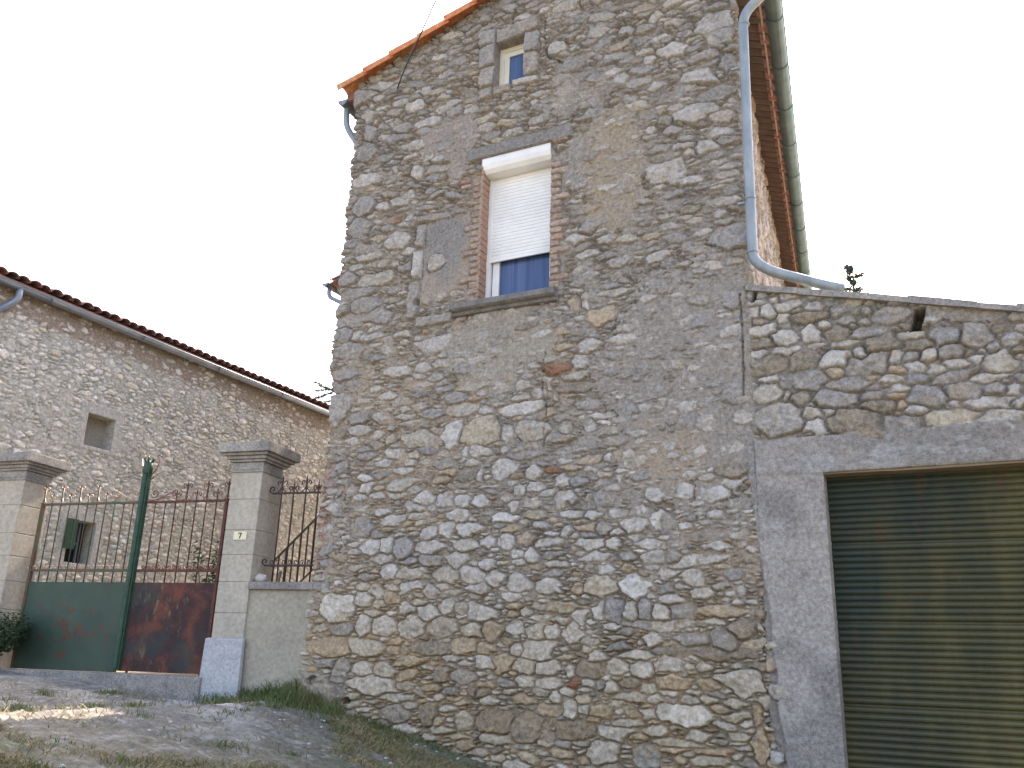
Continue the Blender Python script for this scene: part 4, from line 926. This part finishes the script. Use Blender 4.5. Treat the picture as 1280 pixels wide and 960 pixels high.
pillar(.862, 'dressed stone gate pillar carrying the small cream number plate', True)
pillar(4.13, 'dressed stone gate pillar cut by the photo edge beside the dark shrub', False)
mb = GB(); mb.box((1.25, -.45, 1.0), (4.13, .10, 1.375)); ts = mb.build('threshold', 'capgrey', None, bevel=.012)
tag(ts, 'worn grey stone threshold under the metal gate', 'step')

def scroll(cu, cz, r, turns, w_, start=0., sgn=1, n=22):
    """flat spiral in the gate plane, from the outside inwards"""
    return [(cu + sgn * r * (1 - .72 * i / n) * math.cos(start + 2 * math.pi * turns * i / n), w_, cz + r * (1 - .72 * i / n) * math.sin(start + 2 * math.pi * turns * i / n)) for i in range(n + 1)]
W0 = -.20; ZT, ZB, ZP = 3.275, 2.49, 2.352
GT = tuple(L2W((2.6, W0, 1.38)))
gate = empty('metal_gate', GT); tag(gate, 'double iron gate with one green and one rusty sheet leaf and scrolled bars', 'gate')
def leaf(ua, ub, im, pm, hinge):
    """a leaf between ua (right) and ub (left)"""
    mb = GB()
    mb.box((ua, W0 - .016, ZT - .012), (ub, W0 + .016, ZT + .012)); mb.box((ua, W0 - .016, ZB - .014), (ub, W0 + .016, ZB + .014))
    hu = ua if hinge < 0 else ub
    mb.box((hu - .017, W0 - .02, 1.385), (hu + .017, W0 + .02, ZT + .02)); mb.box((ua, W0 - .02, ZP - .03), (ub, W0 - .004, ZP + .006))
    pt(mb.build('frame', im, gate, bevel=.002), GT)
    mb = GB(); nx = 24; nz = 14; vs = []; zb0 = 1.398 if hinge < 0 else 1.382
    for i in range(nx + 1):
        for j in range(nz + 1):
            u = ua + (ub - ua) * i / nx; z_ = zb0 + (ZP - zb0) * j / nz
            vs.append((u, W0 + .012 + .005 * float(vnoise(np.array(u), np.array(z_), .3, 201, 2)), z_))
    k = len(vs); fr = [(i * (nz + 1) + j, (i + 1) * (nz + 1) + j, (i + 1) * (nz + 1) + j + 1, i * (nz + 1) + j + 1) for i in range(nx) for j in range(nz)]
    vs += [(a, b - .005, c) for a, b, c in vs]
    mb.add(vs, fr + [tuple(q + k for q in reversed(f)) for f in fr])
    me = bpy.data.meshes.new('panel'); me.from_pydata(mb.v, [], mb.f); me.update()
    o = link('panel', me, pm, gate, True)          # panel keeps gate coordinates so that its rust sits on the sheet
    o.matrix_parent_inverse = Matrix.Translation(-Vector(GT)) @ GM
    n = int(round((ub - ua) / .131)); us = [ua + (ub - ua) * (i + (0 if hinge < 0 else 0)) / n for i in range(n + 1)]
    for i, u in enumerate(us):
        if abs(u - 2.52) < .03: continue
        d = abs(u - 2.52)
        mb = GB(); tall = (i % 2 == (0 if hinge < 0 else n % 2)); zt = ZT + (.20 if tall else .10)
        orn = d > .42
        if not orn: zt = ZT
        mb.tube([(u, W0, ZP - .01), (u, W0, ZT), (u, W0, zt)], [.0075, .0075, .0075 if not tall else .012], 6)
        mb.sphere((u, W0, ZB), .016, 4)
        if orn:
            mb.tube([(u, W0, zt), (u, W0, zt + .05)], [.009, .001], 6)
        nf = len(mb.f)
        if orn:
            for sg in (-1, 1):
                mb.tube(scroll(u + sg * .033, zt - .012, .030, .85, W0, start=-1.2, sgn=sg, n=10), .0075, 5)
                if tall: mb.tube([(u + sg * .045, W0, ZT + .012), (u + sg * .020, W0, ZT + .035), (u + sg * .008, W0, ZT + .075)], .0055, 5)
        for sg in (-1, 1):
            mb.tube(scroll(u + sg * .032, ZB + .040, .026, .8, W0, start=-1.3, sgn=sg, n=9), .0075, 5)
            mb.tube([(u + sg * .030, W0, ZB + .012), (u + sg * .012, W0, ZB + .045)], .005, 5)
        o = pt(mb.build('bar', im, gate, smooth=True), GT); o.data.materials.append(M['iron_pale' if hinge > 0 else 'iron_curl'])
        for f_ in o.data.polygons[nf:]: f_.material_index = 1
    # large S-scrolls rising to the post
    sg = 1 if hinge > 0 else -1
    c = 2.52
    mb = GB()
    mb.tube(scroll(c + sg * .13, ZT + .105, .058, 1.2, W0, start=3.3, sgn=sg), .0075, 6)
    mb.tube([(c + sg * .03, W0, ZT + .03), (c + sg * .10, W0, ZT + .02), (c + sg * .20, W0, ZT + .035), (c + sg * .30, W0, ZT + .085), (c + sg * .40, W0, ZT + .13)], .007, 6)
    mb.tube([(c + sg * .18, W0, ZT + .02), (c + sg * .24, W0, ZT + .07), (c + sg * .33, W0, ZT + .06), (c + sg * .46, W0, ZT + .015)], .006, 6)
    mb.tube(scroll(c + sg * .40, ZT + .095, .040, 1.1, W0, start=1.2, sgn=sg), .0065, 6)
    mb.tube([(c + sg * .02, W0, ZT + .30), (c + sg * .10, W0, ZT + .40), (c + sg * .13, W0, ZT + .52)], .007, 6)
    mb.tube(scroll(c + sg * .105, ZT + .54, .030, .9, W0, start=0, sgn=sg, n=12), .007, 6)
    mb.tube([(c + sg * .04, W0, ZT + .27), (c + sg * .12, W0, ZT + .33), (c + sg * .18, W0, ZT + .35)], [.006, .005, .002], 6)
    pt(mb.build('scroll', 'iron_pale' if hinge > 0 else 'iron_curl', gate, smooth=True), GT)
leaf(1.405, 2.50, 'iron_rust', 'panel_rust', -1)
leaf(2.54, 3.98, 'iron_green', 'panel_green', 1)
mb = GB()
mb.box((2.485, W0 - .01, 1.40), (2.575, W0 + .045, 3.62)); mb.tube([(2.53, W0 + .05, 1.42), (2.53, W0 + .05, 3.60)], .030, 10)
pt(mb.build('post', 'post_green', gate, bevel=.004), GT)
mb = GB(); mb.tube([(2.53, W0 + .02, 3.60), (2.53, W0 + .02, 3.62), (2.53, W0 + .02, 3.68), (2.53, W0 + .02, 3.74), (2.53, W0 + .02, 3.77)], [.04, .055, .062, .045, .02], 12)
for k in range(6):
    a = k * math.pi / 3; mb.tube([(2.53 + .035 * math.cos(a), W0 + .02 + .035 * math.sin(a), 3.74), (2.53 + .06 * math.cos(a), W0 + .02 + .06 * math.sin(a), 3.79), (2.53 + .045 * math.cos(a), W0 + .02 + .045 * math.sin(a), 3.815)], [.012, .009, .003], 5)
pt(mb.build('finial', 'post_green', gate, smooth=True), GT)

# iron railing on the boundary wall
RP = tuple(L2W((.5, -.15, 2.355)))
rl_ = empty('iron_railing', RP); tag(rl_, 'dark wrought iron railing of four bars on the low rendered wall', 'railing')
Wr = -.15
mb = GB(); mb.box((.20, Wr - .012, 2.53), (.80, Wr + .012, 2.552)); mb.tube(scroll(.80, 2.585, .035, 1.0, Wr, start=-1.5, sgn=1), .008, 6)
pt(mb.build('rail', 'iron_dark', rl_), RP)
mb = GB(); mb.box((.20, Wr - .012, 3.32), (.80, Wr + .012, 3.34))
mb.tube(scroll(.80, 3.375, .04, 1.0, Wr, start=-1.5, sgn=1), .008, 6)
pt(mb.build('rail', 'iron_dark', rl_), RP)
for i, u in enumerate((.235, .385, .535, .685)):
    tall = i % 2 == 1; zt = 3.46 if tall else 3.40
    mb = GB(); mb.tube([(u, Wr, 2.35), (u, Wr, 3.34), (u, Wr, zt), (u, Wr, zt + .07)], [.009, .009, .011, .002], 6)
    mb.sphere((u, Wr, 2.54), .022, 4)
    for sg in (-1, 1):
        mb.tube(scroll(u + sg * .035, zt - .01, .028, .85, Wr, start=-1.2, sgn=sg, n=10), .0065, 5)
        mb.tube(scroll(u + sg * .032, 2.582, .024, .8, Wr, start=-1.3, sgn=sg, n=9), .0055, 5)
        mb.tube([(u + sg * .05, Wr, 3.342), (u + sg * .02, Wr, 3.37), (u + sg * .008, Wr, 3.40)], .006, 5)
    pt(mb.build('bar', 'iron_dark', rl_, smooth=True), RP)
mb = GB(); rd = random.Random(2); mb.sphere((.80, -.10, 2.40), .062, 7, (1.15, .8, .78), .07, rd)
o = mb.build('rock', 'rock', None, smooth=True); tag(o, 'white rounded rock lying on the low wall coping beside the pillar', 'rock')

# stair railing seen through the iron railing, in the yard (plane y = 2.6)
SP = (-8.3, 2.6, 1.33); sr = empty('stair_railing', SP); tag(sr, 'thin green stair railing rising to the right behind the iron railing', 'railing')
mb = MB(); a, b = Vector((-9.12, 2.6, 2.85)), Vector((-7.9, 2.6, 3.88))
mb.tube([a + Vector((-.16, 0, -.20)), a + Vector((-.15, 0, -.04)), a + Vector((-.05, 0, .02)), a, b], .017, 6)
mb.tube([a - Vector((0, 0, .75)), b - Vector((0, 0, .75))], .012, 6)
pt(mb.build('handrail', 'iron_green', sr), SP)
for k in range(10):
    q = a.lerp(b, (k + .5) / 10); mb = MB(); mb.tube([q, q - Vector((0, 0, .76))], .013, 5); pt(mb.build('baluster', 'iron_dark', sr), SP)
mb = MB()
for k in range(7):
    x = -9.1 + k * .27; z_ = 1.33 + .2 * (k + .3) ; mb.box((x, 2.65, 1.2), (x + .28, 3.7, z_))
o = mb.build('stair', 'capgrey', None); tag(o, 'grey outdoor stair behind the low wall', 'stair')
mb = MB()
for k, (x, dx) in enumerate(((-8.72, .05), (-8.62, .02), (-8.50, .06))): mb.tube([(x, 1.9, 1.3), (x + dx, 2.1, 2.72)], .022, 6)
o = mb.build('timber_stakes', 'wood', None); tag(o, 'ochre wooden stakes leaning behind the low wall coping', 'timber')

# ================================================================== [(-5.56, -.03, 8.20), (-5.50, -.06, 8.30), (-5.406, -.12, 8.388), (-4.70, -.81, 8.205), (-3.15, -2.33, 7.80)]
mb = MB(); mb.tube([(-5.56, -.03, 8.20), (-5.50, -.06, 8.30), (-5.406, -.12, 8.388), (-4.70, -.81, 8.205), (-3.15, -2.33, 7.80)], .009, 6)
o = mb.build('overhead_cable', 'cable', None, smooth=True); tag(o, 'thin dark cable slanting down across the orange verge tiles', 'cable')

# ================================================================== PLANTS
def leaf_cloud(mb, rd, centre, rad, n, size, flat=.5, droop=0.):
    for _ in range(n):
        while True:
            p = Vector((rd.uniform(-1, 1), rd.uniform(-1, 1), rd.uniform(-1, 1)))
            if p.length < 1: break
        q = Vector(centre) + Vector((p.x * rad[0], p.y * rad[1], p.z * rad[2]))
        a = Vector((rd.gauss(0, 1), rd.gauss(0, 1), rd.gauss(0, flat))).normalized(); b = a.cross(Vector((rd.gauss(0, 1), rd.gauss(0, 1), rd.gauss(0, 1)))).normalized()
        s = size * rd.uniform(.6, 1.3)
        mb.add([q - a * s, q + b * s * .35, q + a * s, q - b * s * .35], [(0, 1, 2, 3)])
def shrub(name, loc, h, r, n, size, label, cat, m='leaf_dark', seed=1, stems=9):
    rd = random.Random(seed); p = empty(name, loc); tag(p, label, cat)
    mb = MB(); tips = []
    for k in range(stems):
        a = rd.uniform(0, 6.28); e = rd.uniform(.2, 1) * r; hh = h * rd.uniform(.55, 1)
        b = Vector((math.cos(a) * e, math.sin(a) * e, hh)); mid = b * .5 + Vector((0, 0, hh * .12)); tips += [b, mid.lerp(b, .5), mid]
        mb.tube([(0, 0, -.05), tuple(mid), tuple(b)], [.010, .007, .003], 5)
    mb.build('stem', 'bark', p)
    mb = MB()
    for t in tips: leaf_cloud(mb, rd, t, (r * .38, r * .38, h * .17), n // len(tips), size)
    mb.build('foliage', m, p)
q = L2W((3.98, .20, 0)); shrub('shrub', (q.x, q.y, gh(q.x, q.y)), .60, .34, 6500, .022, 'dark green feathery shrub at the foot of the left gate pillar', 'shrub', seed=3, stems=14)
shrub('weed_plant', tuple(L2W((1.85, -.75, 1.33))), 1.50, .26, 1100, .035, 'green weed standing behind the rusty gate leaf', 'plant', 'leaf', seed=4, stems=9)
shrub('weed_plant', tuple(L2W((2.85, -.75, 1.33))), 1.10, .22, 260, .03, 'small sparse weed behind the green gate leaf', 'plant', 'leaf', seed=6, stems=6)
def conifer(loc, h, r, label, seed, lean=0., extra=()):
    rd = random.Random(seed); p = empty('conifer', loc); tag(p, label, 'tree', 'conifers behind the houses')
    mb = MB(); mb.tube([(0, 0, 0), (0, 0, h * .5), (lean, 0, h)], [h * .02, h * .013, .012], 7)
    limbs = []
    for k in range(int(h * 5)):
        z_ = h * (.25 + .75 * (k / (h * 5))) ; a = rd.uniform(0, 6.28); l = r * (1 - (z_ / h)) ** .75 * rd.uniform(.45, 1.15) + .1
        b = Vector((math.cos(a) * l, math.sin(a) * l, z_ + l * .18)); limbs.append((Vector((lean * z_ / h, 0, z_)), b)); mb.tube([(lean * z_ / h, 0, z_), tuple(b)], [.02, .005], 4)
    for a, b in extra: limbs.append((Vector(a), Vector(b))); mb.tube([a, b], [.05, .01], 4)
    mb.build('trunk', 'bark', p)
    mb = MB()
    for a, b in limbs:
        n = int(26 + (b - a).length * 40)
        for _ in range(n):
            t = rd.uniform(.2, 1.05); leaf_cloud(mb, rd, a.lerp(b, t), (.12, .12, .09), 4, .055, 1.)
    mb.build('crown', 'needle', p)
conifer((-2.30, 20., .0), 14.0, 2.6, 'dark conifer top rising behind the garage roof', 21)
conifer((-24.3, 25., 1.3), 16.2, 2.0, 'dark conifer branch showing past the tall house left corner', 22,
        extra=(((0, 0, 12.6), (-3.2, 0, 12.75)), ((-1.6, 0, 12.7), (-4.0, .3, 12.35)), ((0, 0, 12.0), (-3.4, .2, 12.2)), ((-2.2, 0, 12.6), (-3.4, 0, 13.2))))

# grass: one mass of blades, dry and green
def blades(name, m, spots_, label, seed):
    rd = random.Random(seed); mb = MB()
    for x, y, h, lean in spots_(rd):
        z_ = gh(x, y) - .01; a = rd.uniform(0, 6.28); w_ = rd.uniform(.0025, .0055); dx, dy = math.cos(a) * w_, math.sin(a) * w_
        lx, ly = rd.gauss(0, lean) * h, rd.gauss(0, lean) * h
        mb.add([(x - dx, y - dy, z_), (x + dx, y + dy, z_), (x + lx * .4 + dx * .8, y + ly * .4 + dy * .8, z_ + h * .6), (x + lx * .4 - dx * .8, y + ly * .4 - dy * .8, z_ + h * .6), (x + lx, y + ly, z_ + h * .9)],
               [(0, 1, 2, 3), (3, 2, 4)])
    me = bpy.data.meshes.new(name); me.from_pydata(mb.v, [], mb.f); me.update()
    o = link(name, me, m); tag(o, label, 'grass', kind='stuff'); return o
def dryspots(rd):
    k = 0
    while k < 80000:
        x, y = rd.uniform(-8.8, -3.4), rd.uniform(-4.8, -.02)
        d = float(vnoise(np.array(x), np.array(y), .5, 301, 3)) ; ap = ((x + 7.3) / 2.7) ** 2 + ((y + 1.9) / 2.0) ** 2
        if d < -.05 + rd.uniform(-.2, .3) or (ap < 1.0 and rd.random() < .96): k += .25; continue
        k += 1; yield x, y, rd.uniform(.018, .065), 1.1
def greenspots(rd):
    cl = [(-6.75, -.22, .22, .14, 1000, .13), (-6.35, -.20, .28, .16, 1100, .14), (-5.9, -.16, .16, .12, 900, .17), (-6.1, -.5, .3, .14, 400, .08), (-5.3, -.12, .3, .08, 500, .08), (-4.75, -.1, .2, .06, 300, .07),
          (-8.2, -.05, .5, .06, 350, .07), (-9.3, -.15, .5, .10, 700, .09)]
    for cx, cy, sx, sy, n, h in cl:
        for _ in range(n): yield rd.gauss(cx, sx), min(rd.gauss(cy, sy), -.01), h * rd.uniform(.4, 1.2), .45
    for _ in range(70):
        cx, cy = rd.uniform(-8.5, -3.2), rd.uniform(-4.8, -.3); h = rd.uniform(.04, .09)
        for _ in range(rd.randint(25, 90)): yield rd.gauss(cx, .05), min(rd.gauss(cy, .05), -.02), h * rd.uniform(.4, 1.2), .5
blades('dry_grass', 'dry', dryspots, 'short dry straw coloured grass on the bank', 5)
blades('green_grass', 'grass', greenspots, 'green grass tufts at the foot of the walls', 6)
# loose stones fallen along the foot of the wall
rd = random.Random(77); mb = MB()
for _ in range(420):
    x = rd.uniform(-8.5, -3); y = rd.uniform(-4.5, -.05) if rd.random() < .6 else rd.uniform(-.35, -.03); r_ = rd.uniform(.006, .018)
    mb.sphere((x, y, gh(x, y) + r_ * .2), r_, 3, (1.2, 1, .6), .15, rd)
o = mb.build('gravel', 'rock', None); tag(o, 'loose pale stones scattered on the bank', 'gravel', kind='stuff')
